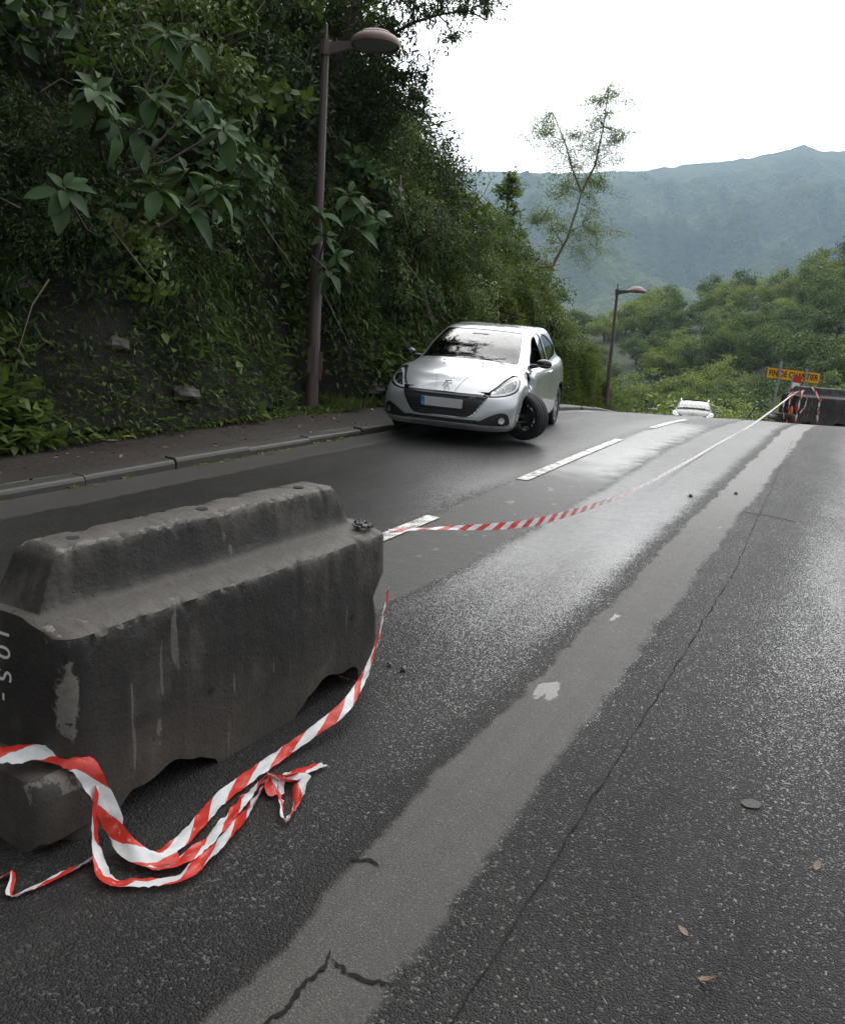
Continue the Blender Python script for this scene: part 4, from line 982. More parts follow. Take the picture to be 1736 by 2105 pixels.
ribbon('barrier_tape', TBp, 'tape loop running from the broken far end down along the near barrier', .047, [88,86,80,55,30,15,10,5,5,5,10,15,20], [.5,.5,.55,.7,.9,1,1,1,1,1,.8,.7,.6], seed=5, crump=.005, u0=.07)
TC = [(-0.60,2.216,0.092),(-0.655,2.185,0.095),(-0.70,2.180,0.112),(-0.745,2.205,0.125),(-0.785,2.26,0.135),(-0.822,2.265,0.215),(-0.845,2.255,0.275),(-0.885,2.272,0.316),(-0.951,2.275,0.332),(-1.016,2.251,0.345),(-1.079,2.220,0.355),(-1.152,2.19,0.36)]
ribbon('barrier_tape', TC, 'crumpled tape draped over the low concrete foot at the left edge', .058, [10,25,35,40,60,65,60,25,15,15,15,15], [.6,.8,.9,.9,1,1,1.05,1.1,1.15,1.15,1.15,1.15], seed=9, ground=True, crump=.008, u0=.12)
TD = [(-0.835,2.256,0.262),(-0.833,2.235,0.185),(-0.825,2.215,0.115),(-0.795,2.165,0.098),(-0.764,2.111,0.082),(-0.724,2.096,0.078),(-0.655,2.109,0.078),(-0.573,2.135,0.080),(-0.539,2.201,0.085),(-0.506,2.283,0.090),(-0.470,2.435,0.093),(-0.448,2.583,0.098),(-0.422,2.648,0.112)]
ribbon('barrier_tape', TD, 'tape lying lowest on the asphalt, bent in an angle below the barrier foot', .044, [75,70,50,25,15,10,8,5,5,10,20,50,70], [.6,.7,.7,.8,.9,.9,1,1.05,1,.9,.8,.6,.4], seed=13, crump=.006, u0=.03)
TE = [(-0.775,2.24,0.105),(-0.732,2.205,0.095),(-0.650,2.175,0.085),(-0.596,2.192,0.086),(-0.547,2.284,0.089),(-0.509,2.418,0.094),(-0.471,2.586,0.100),(-0.445,2.649,0.106),(-0.420,2.658,0.113)]
ribbon('barrier_tape', TE, 'tape strand lying between the loop and the lowest strand, ending at the knot', .044, [40,30,10,8,5,5,15,45,70], [.8,1,1,1,.95,.9,.75,.55,.35], seed=17, crump=.007, u0=.1)
kn = empty('tape_knot', (-.40, 2.65, .105), 'crumpled knot of tape with a loose end and a narrow loop on the asphalt', 'barrier tape')
for nm, pts, a_, w_, wd, sd in (('tape_end', [(-0.428,2.639,0.112),(-0.385,2.662,0.113),(-0.339,2.717,0.107),(-0.275,2.785,0.104)], [60,20,10,5], [.5,.9,1,.8], .055, 3),
                       ('tape_loop', [(-0.401,2.636,0.112),(-0.376,2.527,0.096),(-0.342,2.427,0.092),(-0.331,2.494,0.093),(-0.327,2.569,0.098),(-0.330,2.615,0.110),(-0.324,2.661,0.112),(-0.376,2.654,0.116)], [80,40,40,40,20,20,10,30], [.4,.35,.3,.4,.9,1.1,1.0,.6], .045, 4),
                       ('tape_fold', [(-0.405,2.65,0.115),(-0.408,2.60,0.108),(-0.395,2.565,0.098)], [10,10,5], [1,1.1,.9], .055, 6),
                       ('tape_fold', [(-0.43,2.66,0.113),(-0.39,2.625,0.122),(-0.355,2.64,0.112)], [50,30,20], [.9,1,.8], .05, 8)):
    o = ribbon(nm, pts, None, wd, a_, w_, seed=sd, crump=.007); o.parent = kn; o.matrix_parent_inverse = Matrix.Translation(-kn.location)
    for k in ('category',): 
        if k in o: del o[k]
ribbon('barrier_tape', [(-1.06,2.02,0.075),(-1.0,2.105,0.088),(-0.985,2.07,0.082),(-0.969,2.021,0.076),(-0.93,2.05,0.078),(-0.899,2.087,0.080),(-0.857,2.140,0.084),(-0.815,2.183,0.092)], 'thin twisted tape scrap poking out from under the barrier foot at lower left', .03, [20,40,45,30,20,10,25,60], [.6,.7,.6,.7,.8,.9,1.3,1.2], seed=21, crump=.004)
P1 = NB @ Vector((1.44, .43, .60)); P2 = NB @ Vector((1.435, .345, .69)); P3 = NB @ Vector((1.45, .27, .655))
ribbon('barrier_tape', [tuple(P1), tuple(P2), tuple(P3)], 'short white strip of tape over the black asphalt lumps on the near barrier', .035, [20, 20, 20], ground=False, seed=23, u0=.0, crump=.003)

# ------------------------------------------------------------------ street lamps
def rust_paint(name, c1, c2):
    q = NT(name); v = q.obj(); n1 = q.noise(q.scl(v, (1, 1, .3)), 6, 6, .65)
    q.set(Base_Color=q.mix(n1, c1, c2), Roughness=.5, Metallic=.0, Normal=q.bump(q.noise(v, 40, 4), .25, .006)); return q.m
M['post'] = rust_paint('brown_purple_paint', (.050,.032,.032), (.105,.072,.070))
M['lamp'] = rust_paint('faded_red_paint', (.13,.075,.065), (.24,.16,.14))
M['lamp_glass'] = plain('lamp_glass', (.22,.21,.20), .3)
def street_lamp(x, y, z, rz, label, H=4.43):
    o = empty('street_lamp', (x, y, z), label, 'street lamp', 'brown street lamps along the kerb', rz=rz)
    MB().tube([(0, 0, -.1), (0, 0, 2.0), (0, 0, 2.06), (0, 0, 2.12)], [.082, .073, .071, .058], 14).build('lower_pole', M['post'], o, smooth=True)
    MB().tube([(0, 0, 2.10), (0, 0, H)], [.056, .044], 12).build('upper_pole', M['post'], o, smooth=True)
    MB().tube([(0, 0, H), (0, 0, H+.22)], [.022, .016], 8).build('finial', M['post'], o)
    MB().box((.06, .005, .55), (.11, .015, .36)).box((0.0, -.083, .62), (.10, .012, .34)).build('access_door', M['post'], o)
    mb = MB(); mb.lathe([(.0, H-.14), (.068, H-.14), (.068, H+.03), (.0, H+.03)], 12)
    a = [(.05, -.03, H-.13), (.05, .03, H-.13), (.05, .03, H+.01), (.05, -.03, H+.01)]; b = [(.36, -.04, H-.06), (.36, .04, H-.06), (.36, .04, H+.02), (.36, -.04, H+.02)]
    mb.add(a+b, [(0, 3, 2, 1), (4, 5, 6, 7), (0, 1, 5, 4), (1, 2, 6, 5), (2, 3, 7, 6), (3, 0, 4, 7)])
    mb.build('bracket', M['post'], o)
    c = (.62, 0, H+.0)
    s_ = MB().lathe([(.0, .155), (.10, .15), (.17, .128), (.215, .098), (.222, .092), (.26, .07), (.295, .03), (.30, .0), (.292, -.025), (.28, -.03), (.275, -.01), (.20, .06), (0, .09)], 36, 'Z', c)
    sh = s_.build('lamp_shade', M['lamp'], o, smooth=True)
    MB().lathe([(.2235, .086), (.226, .091), (.224, .096)], 36, 'Z', c, True).build('seam', M['hole'], sh)
    MB().lathe([(0, -.02), (.16, -.015), (.268, -.005), (.268, .0), (0, .0)], 28, 'Z', c).build('diffuser', M['lamp_glass'], o, smooth=True)
    return o
street_lamp(-1.534, 11.796, .56, math.radians(-8), 'tall brown street lamp standing on the verge left of the silver car', 4.43)
street_lamp(5.83, 30, -.93, math.radians(-8), 'rusty brown street lamp past the crest, right of the silver car', 4.45)
street_lamp(19.2, 80, -7.55, math.radians(-8), 'distant street lamp of which only the head shows over the crest', 4.45)

# ------------------------------------------------------------------ sign, marker and clutter on the far barrier
def enamel(name, c, rough=.35): return plain(name, c, rough, bumpsc=25, var=.10)
M['yellow'] = enamel('sign_yellow', (.70,.34,.012)); M['black'] = enamel('sign_black', (.012,.012,.012)); M['steel'] = plain('galvanised_steel', (.30,.31,.31), .45, .6)
M['redfilm'] = enamel('red_film', (.50,.022,.016)); M['whitefilm'] = enamel('white_film', (.72,.73,.72)); M['orange'] = plain('orange_plastic', (.75,.13,.02), .45)
sg = empty('road_works_sign', (8.25, 21, .34), 'yellow road sign reading FIN DE CHANTIER on two grey posts', 'sign')
sg.rotation_euler = (0, math.radians(3.0), 0)
def rrect(w_, h_, r_, n=5):
    P = []
    for cx, cz, a0 in ((w_/2-r_, h_/2-r_, 0), (-w_/2+r_, h_/2-r_, 90), (-w_/2+r_, -h_/2+r_, 180), (w_/2-r_, -h_/2+r_, 270)):
        for k in range(n+1): a = math.radians(a0+90*k/n); P.append((cx+r_*math.cos(a), cz+r_*math.sin(a)))
    return P
pz = .93
MB().poly([(x, 0.0, z+pz) for x, z in rrect(1.25, .262, .035)], (0, .03, 0)).build('panel_edge', M['black'], sg)
MB().poly([(x, -.004, z+pz) for x, z in rrect(1.225, .238, .03)], (0, .005, 0)).build('panel', M['yellow'], sg)
lt = link('lettering', text_mesh('lettering', 'FIN DE CHANTIER', .175, M['black'], .001, .004), None, sg); lt.location = (.0, -.0065, pz); lt.rotation_euler = (PI/2, 0, 0); lt.scale = (.80, 1.05, 1)
for x, h in ((-.335, 1.22), (.275, 1.12)): MB().box((x, -.034, h/2-.25), (.042, .05, h+.5)).build('post', M['steel'], sg)
MB().box((-.335, -.012, pz+.05), (.07, .012, .03)).box((.275, -.012, pz+.05), (.07, .012, .03)).build('clamp', M['steel'], sg)
mk_ = empty('warning_marker', (7.40, 18.60, .90), 'red and white striped marker panel leaning on the far barrier', 'marker'); mk_.rotation_euler = (0, math.radians(7), math.radians(8))
for i, (z0, z1, mm) in enumerate(((0, .13, 'redfilm'), (.13, .255, 'whitefilm'), (.255, .39, 'redfilm'))):
    MB().box((0, 0, (z0+z1)/2), (.16, .03, z1-z0-.001)).build('band', M[mm], mk_)
MB().box((-.095, .01, .17), (.02, .03, .46)).build('stake', M['steel'], mk_)
FB = Matrix.Translation(far_b.location) @ far_b.rotation_euler.to_matrix().to_4x4()
def fbp(s_, n_, z): return tuple(FB @ Vector((s_, n_, z)))
for i, (pts, lab, wd) in enumerate([
    ([fbp(.20, .0, .80), fbp(.24, -.03, .74), fbp(.36, -.03, .62), fbp(.43, -.04, .56), fbp(.43, -.03, .40), fbp(.44, -.03, .25), fbp(.43, -.03, .10)], 'tape hanging straight down the face of the far barrier', .05),
    ([fbp(.05, .02, .63), fbp(.07, -.03, .58), fbp(.07, -.03, .48), fbp(.03, -.03, .36), fbp(-.05, -.03, .26)], 'short tape end curling down the far barrier under the striped marker', .035),
    ([fbp(.02, .02, .72), fbp(-.10, -.05, .68), fbp(-.13, -.06, .50), fbp(-.15, -.05, .30), fbp(-.14, -.05, .06)], 'tape tangled down the left corner of the far barrier, nearest the marker', .045),
    ([fbp(-.03, .05, .70), fbp(-.17, .10, .62), fbp(-.22, .12, .40), fbp(-.20, .10, .18), fbp(-.23, .10, .0)], 'tape tangled down the end of the far barrier beside the orange lantern', .045),
    ([fbp(-.10, .16, .68), fbp(-.20, .22, .55), fbp(-.25, .24, .34), fbp(-.22, .20, .12)], 'leftmost hanging tape on the end of the far barrier', .04),
    ([(7.26,18.52,0.955), (7.34,18.55,0.925), (7.44,18.56,0.915), (7.52,18.60,0.935)], 'tape wound round the foot of the striped marker', .022)]):
    ribbon('barrier_tape', pts, lab, wd, [70, 40, 80, 50, 80, 60, 80][:len(pts)], [.8, 1, .7, 1, .8, .9, 1][:len(pts)], seed=31+i, ground=False, crump=.006, step=.02, u0=.03*i)
ln = empty('orange_lantern', fbp(-.20, .06, .30), 'small orange warning lantern hanging among the tape on the far barrier end', 'lantern')
MB().lathe([(0, -.08), (.026, -.07), (.032, -.02), (.03, .04), (.018, .08), (0, .09)], 14).build('lens', M['orange'], ln, smooth=True)
MB().box((0, 0, -.135), (.09, .06, .05)).tube([(0, 0, .11), (0, .02, .30)], .006, 5).build('battery_case', M['black'], ln)
MB().tube([(6.25, 17.9, .34), (6.33, 17.9, .50), (6.39, 17.9, .62), (6.45, 17.9, .685), (6.52, 17.9, .70), (6.75, 18.0, .68)], .011, 6).build('bent_rod', M['black'], None, True, label='thin bent black rod sticking up from the road left of the far barrier', cat='rod')
bag = lump('crumpled_bag', .10, 15, M['black']); o = link('crumpled_bag', bag, None, None, 'crumpled black bag lying at the left end of the far barrier', 'bag'); o.location = (6.95, 18.35, .44)

# ------------------------------------------------------------------ fallen leaves and scraps
def fallen(x, y, z, L_, W_, m, lab, rz, curl=.15, group=None, name='fallen_leaf'):
    me = big_leaf(1, W_/L_, .25, curl); me.materials.append(m); o = link(name, me, None, None, lab, 'leaf', group); o.location = (x, y, z); o.scale = (L_,)*3; o.rotation_euler = (0, -.06, rz); return o
M['tan_leaf'] = leaf_mat('tan_leaf', (.09,.065,.035), (.19,.14,.08), (.3,.24,.16), .6, .05)
M['yel_leaf'] = leaf_mat('yellow_leaf', (.30,.24,.02), (.45,.38,.03), (.5,.45,.05), .5, .1)
fallen(-2.80, 8.22, roadz(-2.8, 8.2)+.15, .13, .07, M['yel_leaf'], 'bright yellow fallen leaf on the dark pavement', .4)
fallen(-2.98, 7.90, roadz(-2.9, 7.9)+.145, .30, .05, M['tan_leaf'], 'long narrow brown fallen leaf on the dark pavement', .12, .03)
fallen(1.19, 2.36, roadz(1.2, 2.36)+.006, .042, .02, M['tan_leaf'], 'pale dry curled leaf on the asphalt near the right edge', 1.0, -.2)
fallen(.74, 2.05, roadz(.74, 2.05)+.006, .034, .018, M['tan_leaf'], 'small pale leaf scrap lying on the asphalt in the foreground', 2.2, -.2)
fallen(.72, 1.90, roadz(.72, 1.9)+.006, .05, .02, M['litter'], 'dark curled leaf scrap nearest the bottom of the road', -.6, -.5)
fallen(2.0, 4.0, roadz(2.0, 4.0)+.006, .05, .02, M['litter'], 'tiny dark leaf scrap beside the long road crack', .5, -.3)
MB().tube([(2.62, 7.28, roadz(2.62, 7.28)+.008), (2.80, 7.16, roadz(2.8, 7.16)+.01), (2.95, 7.02, roadz(2.95, 7.02)+.008)], .0025, 5).build('twig', M['pale_bark'], None, label='thin pale twig lying across the long road crack', cat='twig')
# stones in the bank
M['stone'] = plain('lichened_stone', (.085,.078,.07), .85, bumpsc=14, var=.5)
for i, (t, d, r_) in enumerate([(4.6, .18, .20), (5.0, .38, .14), (5.9, .42, .17), (6.6, .22, .12), (4.2, .30, .13), (7.4, .08, .14), (11.2, .05, .15)]):
    o = link('bank_stone', lump('bank_stone', r_, 40+i, M['stone']), None, None, ['largest grey stone set in the earth bank at far left', 'pale lichened stone above the largest stone in the bank', 'brownish boulder half buried in the bank under the shrubs', 'small stone low in the bank left of the grass tufts', 'stone at the left frame edge in the bank', 'dark stone at the bank foot among dead leaves', 'stone at the bank foot beside the tall lamp post'][i], 'stone')
    o.location = bank_pt(t, d)
#SECTION4
# ------------------------------------------------------------------ cars
class Surf:
    def __init__(s, A, T): s.A = A; s.T = T     # A columns: x y z nx ny nz s r ; T triangles
    x = property(lambda s: s.A[:, 0]); y = property(lambda s: s.A[:, 1]); z = property(lambda s: s.A[:, 2])
    ax = property(lambda s: np.abs(s.A[:, 0])); S = property(lambda s: s.A[:, 6]); R = property(lambda s: s.A[:, 7])
def clip(su, val):
    """cut a surface along val = 0: (part where val < 0, the rest)"""
    T = su.T; m = val < 0; A = su.A
    def one(inside):
        k = inside[T].sum(1); keep = T[k == 3]; base = len(A); newA = []; newT = [keep]; cnt_ = base
        for need in (1, 2):
            t = T[k == need]
            if len(t) == 0: continue
            ins = inside[t]; pick = ins if need == 1 else ~ins
            j = pick.argmax(1); r_ = np.arange(len(t)); a = t[r_, j]; b = t[r_, (j+1) % 3]; c = t[r_, (j+2) % 3]
            f1 = (val[a]/(val[a]-val[b]))[:, None]; f2 = (val[a]/(val[a]-val[c]))[:, None]
            p = A[a]*(1-f1)+A[b]*f1; q = A[a]*(1-f2)+A[c]*f2
            ip = cnt_ + np.arange(len(t)); iq = ip + len(t); cnt_ += 2*len(t); newA += [p, q]
            if need == 1: newT.append(np.stack([a, ip, iq], 1))
            else: newT += [np.stack([ip, b, c], 1), np.stack([ip, c, iq], 1)]
        AA = np.concatenate([A]+newA) if newA else A; TT = np.concatenate(newT)
        u, inv = np.unique(TT, return_inverse=True); return Surf(AA[u], inv.reshape(-1, 3))
    return one(m), one(~m)
def psdf(px, py, poly):
    """signed distance to a 2D polygon, negative inside"""
    P = np.array(poly, float); d = np.full(px.shape, 1e9); ins = np.zeros(px.shape, bool); n = len(P)
    for i in range(n):
        a = P[i]; b = P[(i+1) % n]; e = b-a; wx = px-a[0]; wy = py-a[1]
        h = np.clip((wx*e[0]+wy*e[1])/(e@e), 0, 1); d = np.minimum(d, np.hypot(wx-e[0]*h, wy-e[1]*h))
        c = ((a[1] > py) != (b[1] > py)); 
        with np.errstate(divide='ignore', invalid='ignore'): xx = (b[0]-a[0])*(py-a[1])/(b[1]-a[1]+1e-12)+a[0]
        ins ^= c & (px < xx)
    return np.where(ins, -d, d)
def smooth_poly(P, n=6):
    P = [np.array(p, float) for p in P]; out = []; m = len(P)
    for i in range(m):
        a, b, c, d = P[i-1], P[i], P[(i+1) % m], P[(i+2) % m]
        for k in range(n):
            t = k/n; out.append(tuple(.5*((2*b)+(-a+c)*t+(2*a-5*b+4*c-d)*t*t+(-a+3*b-3*c+d)*t**3)))
    return out
def surf_obj(name, su, m, parent, push=0, flip=False, **k):
    A = su.A; V = A[:, :3] + A[:, 3:6]*push; T = su.T[:, ::-1] if flip else su.T
    me = mesh_np(name, V, T, smooth=True)
    try: me.normals_split_custom_set_from_vertices([tuple(v) for v in (A[:, 3:6]*(-1 if flip else 1))])
    except Exception: pass
    return link(name, me, m, parent, **k)
CAGE = {
 'y': [[.06,.07,.12,.28,.44,.80,1.16,1.6,2.2,2.8,3.34,3.72,3.88,3.92],
       [.0,.012,.085,.25,.44,.80,1.16,1.6,2.2,2.8,3.34,3.78,3.93,3.97],
       [.012,.026,.10,.26,.44,.80,1.16,1.6,2.2,2.8,3.34,3.80,3.95,3.985],
       [.035,.055,.145,.31,.46,.80,1.16,1.6,2.2,2.8,3.34,3.79,3.93,3.96],
       [.095,.125,.23,.40,.52,.80,1.16,1.6,2.2,2.8,3.34,3.76,3.90,3.93],
       [.38,.42,.50,.62,.72,.90,1.16,1.6,2.2,2.8,3.34,3.70,3.84,3.87],
       [.98,1.0,1.06,1.12,1.20,1.30,1.45,1.7,2.2,2.8,3.30,3.62,3.74,3.77],
       [1.36,1.38,1.43,1.48,1.54,1.62,1.75,1.95,2.3,2.8,3.2,3.5,3.62,3.66],
       [1.78,1.79,1.83,1.87,1.92,2.0,2.1,2.25,2.5,2.85,3.15,3.38,3.47,3.5],
       [2.02,2.02,2.05,2.08,2.12,2.18,2.26,2.38,2.55,2.8,3.0,3.2,3.28,3.3],
       [2.3,2.3,2.32,2.34,2.37,2.4,2.45,2.5,2.55,2.65,2.8,2.95,3.0,3.05]],
 'x': [[0,.35,.60,.76,.80,.82,.82,.82,.82,.82,.82,.78,.60,0],
       [0,.35,.63,.80,.845,.855,.855,.855,.855,.855,.855,.80,.6,0],
       [0,.35,.65,.815,.862,.872,.868,.866,.866,.868,.872,.82,.6,0],
       [0,.35,.645,.808,.858,.872,.870,.868,.868,.870,.874,.815,.6,0],
       [0,.35,.60,.765,.828,.86,.868,.87,.87,.868,.866,.80,.58,0],
       [0,.34,.56,.70,.765,.80,.825,.84,.845,.84,.83,.76,.55,0],
       [0,.33,.56,.675,.715,.74,.76,.78,.79,.785,.76,.68,.50,0],
       [0,.31,.525,.612,.642,.66,.675,.69,.704,.708,.70,.62,.46,0],
       [0,.28,.455,.53,.555,.57,.582,.592,.604,.608,.60,.54,.40,0],
       [0,.20,.34,.40,.42,.43,.44,.45,.46,.46,.45,.39,.28,0],
       [0]*14],
 'z': [[.235]*5+[.22,.19,.19,.19,.19,.21,.25,.27,.27],
       [.31]*5+[.31,.28,.28,.28,.28,.31,.34,.36,.36],
       [.48]*11+[.50,.50,.50],
       [.605]*5+[.63]*6+[.66,.66,.66],
       [.675,.676,.690,.728,.765,.80,.80,.80,.81,.83,.84,.85,.86,.86],
       [.845,.846,.855,.87,.885,.90,.905,.90,.91,.93,.96,.98,.98,.98],
       [1.02,1.015,1.0,.985,.975,.965,.955,.955,.97,1.0,1.05,1.06,1.06,1.06],
       [1.23,1.226,1.217,1.207,1.20,1.195,1.19,1.19,1.2,1.215,1.23,1.24,1.24,1.24],
       [1.412,1.406,1.397,1.388,1.387,1.39,1.395,1.40,1.41,1.415,1.41,1.40,1.395,1.395],
       [1.447,1.446,1.443,1.441,1.441,1.443,1.446,1.452,1.460,1.460,1.455,1.445,1.44,1.44],
       [1.457,1.457,1.457,1.458,1.459,1.46,1.462,1.463,1.464,1.463,1.46,1.455,1.452,1.45]]}
def car_surface(mod=None, U=11):
    P = np.stack([np.array(CAGE[k], float) for k in 'xyz'], -1)      # rings x stations x 3
    def cm(A, n, axis, mirror):
        A = np.moveaxis(A, axis, 0); m = len(A)
        if mirror:
            f = np.array([-1, 1, 1]); lo = A[1]*f; hi = A[-2]*f
        else: lo = 2*A[0]-A[1]; hi = 2*A[-1]-A[-2]
        E_ = np.concatenate([lo[None], A, hi[None]]); out = []
        for i in range(m-1):
            a, b, c, d = E_[i], E_[i+1], E_[i+2], E_[i+3]
            for k in range(n):
                t = k/n; out.append(.5*((2*b)+(-a+c)*t+(2*a-5*b+4*c-d)*t*t+(-a+3*b-3*c+d)*t**3))
        out.append(A[-1]); return np.moveaxis(np.array(out), 0, axis)
    G = cm(cm(P, U, 1, True), U, 0, False); nr, ns = G.shape[:2]
    G[:, 0, 0] = 0; G[:, -1, 0] = 0; G[-1, :, 0] = 0
    full = np.concatenate([G[:, :0:-1]*np.array([-1, 1, 1]), G], 1)           # right side, then left side
    sv = np.concatenate([np.arange(ns-1, 0, -1), np.arange(ns)])/U; m_ = full.shape[1]
    if mod is not None: full = mod(full)
    du = np.gradient(full, axis=1); dv = np.gradient(full, axis=0); N = np.cross(du, dv); N = unit(N)
    N[-1] = np.array([0, 0, 1.]); N[np.isnan(N)] = 0
    # make them point outwards
    c = np.array([0, 2., .6]); sgn = np.sign(((full-c)*N).sum(-1, keepdims=True)); sgn[sgn == 0] = 1
    flip = np.median(sgn) < 0; N = N*(-1 if flip else 1)
    A = np.concatenate([full, N, np.broadcast_to(sv[None, :, None], (nr, m_, 1)), np.broadcast_to((np.arange(nr)/U)[:, None, None], (nr, m_, 1))], -1).reshape(-1, 8)
    q = grid_faces(nr, m_)
    if flip: q = q[:, ::-1]
    T = np.concatenate([q[:, [0, 1, 2]], q[:, [0, 2, 3]]]); 
    return Surf(A, T)
def paint(name, c, metal=.55, rough=.32):
    q = NT(name); v = q.obj(); n1 = q.noise(v, 900, 2); dirt = q.step(q.noise(v, 3.0, 6, .65), .45, .8)
    sp = q.n('ShaderNodeSeparateXYZ', {0: v}).outputs[2]
    low = q.math('MULTIPLY', q.math('SUBTRACT', 1, q.step(sp, .15, .6)), dirt)
    col = q.mix(n1, tuple(x*.92 for x in c), tuple(min(1, x*1.08) for x in c)); col = q.mix(q.math('MULTIPLY', low, .5), col, (.10,.085,.07))
    q.set(Base_Color=col, Metallic=metal, Roughness=rough, Coat_Weight=1.0, Coat_Roughness=.04); return q.m
M['silver'] = paint('silver_paint', (.36,.372,.385)); M['grey_paint'] = paint('dark_grey_paint', (.03,.031,.033), .0, .45); M['grey_paint'].node_tree.nodes['Principled BSDF'].inputs['Coat Weight'].default_value = .25
def glass_mat(name, tint, refl=1.0):
    q = NT(name); q.t.nodes.remove(q.b)
    tr = q.n('ShaderNodeBsdfTransparent', {'Color': tint}); gl = q.n('ShaderNodeBsdfGlossy', {'Color': (1, 1, 1), 'Roughness': .015})
    fr = q.n('ShaderNodeFresnel', {'IOR': 1.55}); f = q.math('MULTIPLY', fr.outputs[0], 1.35*refl, clamp=True)
    ms = q.n('ShaderNodeMixShader', {0: f, 1: tr.outputs[0], 2: gl.outputs[0]}); q.t.links.new(ms.outputs[0], q.out.inputs[0]); return q.m
M['glass'] = glass_mat('windscreen_glass', (.34,.40,.38), 1.15); M['tint_glass'] = glass_mat('tinted_glass', (.05,.06,.06), 1.3); M['lens'] = glass_mat('lamp_lens', (.93,.94,.95), 1.2)
M['plastic'] = plain('black_plastic', (.009,.009,.0095), .5); M['gloss_black'] = plain('gloss_black', (.010,.010,.011), .12); M['rubber'] = plain('tyre_rubber', (.013,.013,.014), .72, bumpsc=30, var=.3)
M['chrome'] = plain('chrome', (.78,.79,.80), .12, 1.0, var=.03); M['alloy'] = plain('alloy', (.36,.37,.38), .3, .8); M['dark_alloy'] = plain('dark_alloy', (.035,.034,.034), .4, .4); M['brake'] = plain('rusty_brake', (.05,.040,.034), .7, .3, var=.5)
M['liner'] = plain('black_liner', (.004,.004,.004), .9); M['seat'] = plain('seat_fabric', (.022,.022,.024), .85); M['dash'] = plain('dashboard', (.018,.018,.019), .6)
M['plate'] = plain('number_plate', (.42,.42,.41), .4, var=.05); M['plate_blue'] = plain('plate_blue', (.012,.14,.36), .35); M['reflector'] = plain('lamp_reflector', (.68,.70,.72), .13, .9, var=.05)
M['drl'] = plain('light_strip', (.85,.87,.90), .25, 0, var=.03); M['amber'] = plain('amber_lens', (.45,.30,.20), .3); M['badge'] = plain('badge_metal', (.10,.10,.105), .3, .9)
def make_wheel(parent, c, rz, side, inner_view=False, lean=0, label=None):
    """axis along local X, outer face towards +X"""
    wl = empty('wheel', c); wl.parent = parent; wl.rotation_euler = (0, lean, rz)
    if label: wl['label'] = label
    R, W = .308, .098
    t = MB(); pr = [(.212, -W*.92), (.245, -W*1.06), (.275, -W*1.06), (.298, -W*.9), (.304, -W*.72), (.3055, -W*.62), (.298, -W*.60), (.298, -W*.52), (.3068, -W*.50), (.308, -W*.22), (.30, -W*.2), (.30, -W*.1), (.308, -W*.08)]
    pr = pr + [(a, -b) for a, b in pr[::-1]]
    t.lathe(pr, 48, 'X', (0, 0, 0), True); t.build('tyre', M['rubber'], wl, smooth=True)
    r_ = MB(); r_.lathe([(.215, -W*.98), (.222, -W), (.213, -W*.8), (.188, -W*.55), (.180, W*.1), (.190, W*.6), (.213, W*.8), (.222, W), (.215, W*.98)], 40, 'X')
    for k in range(5):
        a = 2*PI*k/5 + .35
        for s_ in (-1, 1):
            a1 = a + s_*.10; a2 = a + s_*.21; p = Vector((W*.62, math.cos(a1)*.055, math.sin(a1)*.055)); e = Vector((W*.72, math.cos(a2)*.205, math.sin(a2)*.205))
            d = (e-p).normalized(); n_ = Vector((1, 0, 0)); b_ = d.cross(n_).normalized()
            q = [p+b_*.014, p-b_*.014, e-b_*.019, e+b_*.019]; r_.add([v - n_*.018 for v in q] + [v + n_*.012 for v in q], [(0, 1, 2, 3), (7, 6, 5, 4), (0, 4, 5, 1), (1, 5, 6, 2), (2, 6, 7, 3), (3, 7, 4, 0)])
    r_.lathe([(0, W*.55), (.062, W*.55), (.066, W*.75), (.03, W*.82), (0, W*.82)], 20, 'X')
    r_.build('rim', M['dark_alloy'] if inner_view else M['alloy'], wl, smooth=True)
    b = MB(); b.lathe([(.03, -.05), (.06, -.05), (.065, -.005), (.132, .0), (.132, .022), (.03, .022)], 28, 'X', (0, 0, 0), True)
    for k in range(5): a = 2*PI*k/5; b.lathe([(0, .02), (.010, .02), (.010, .034), (0, .034)], 8, 'X', (0, math.cos(a)*.045, math.sin(a)*.045))
    b.build('brake_disc', M['brake'], wl, smooth=True)
    cl = MB(); cl.box((-.015, .10, .075), (.085, .085, .11), Matrix.Rotation(-.6, 3, 'X')).tube([(-.05, 0, 0), (-.22, .02, .03)], [.045, .03], 10).tube([(-.06, -.06, -.06), (-.25, -.05, -.04)], .018, 6)
    cl.build('caliper', M['brake'], wl)
    return wl
HEAD = [(.455,.655),(.60,.655),(.76,.675),(.88,.71),(.965,.775),(1.03,.87),(1.005,.89),(.92,.872),(.80,.83),(.66,.757),(.53,.693)]
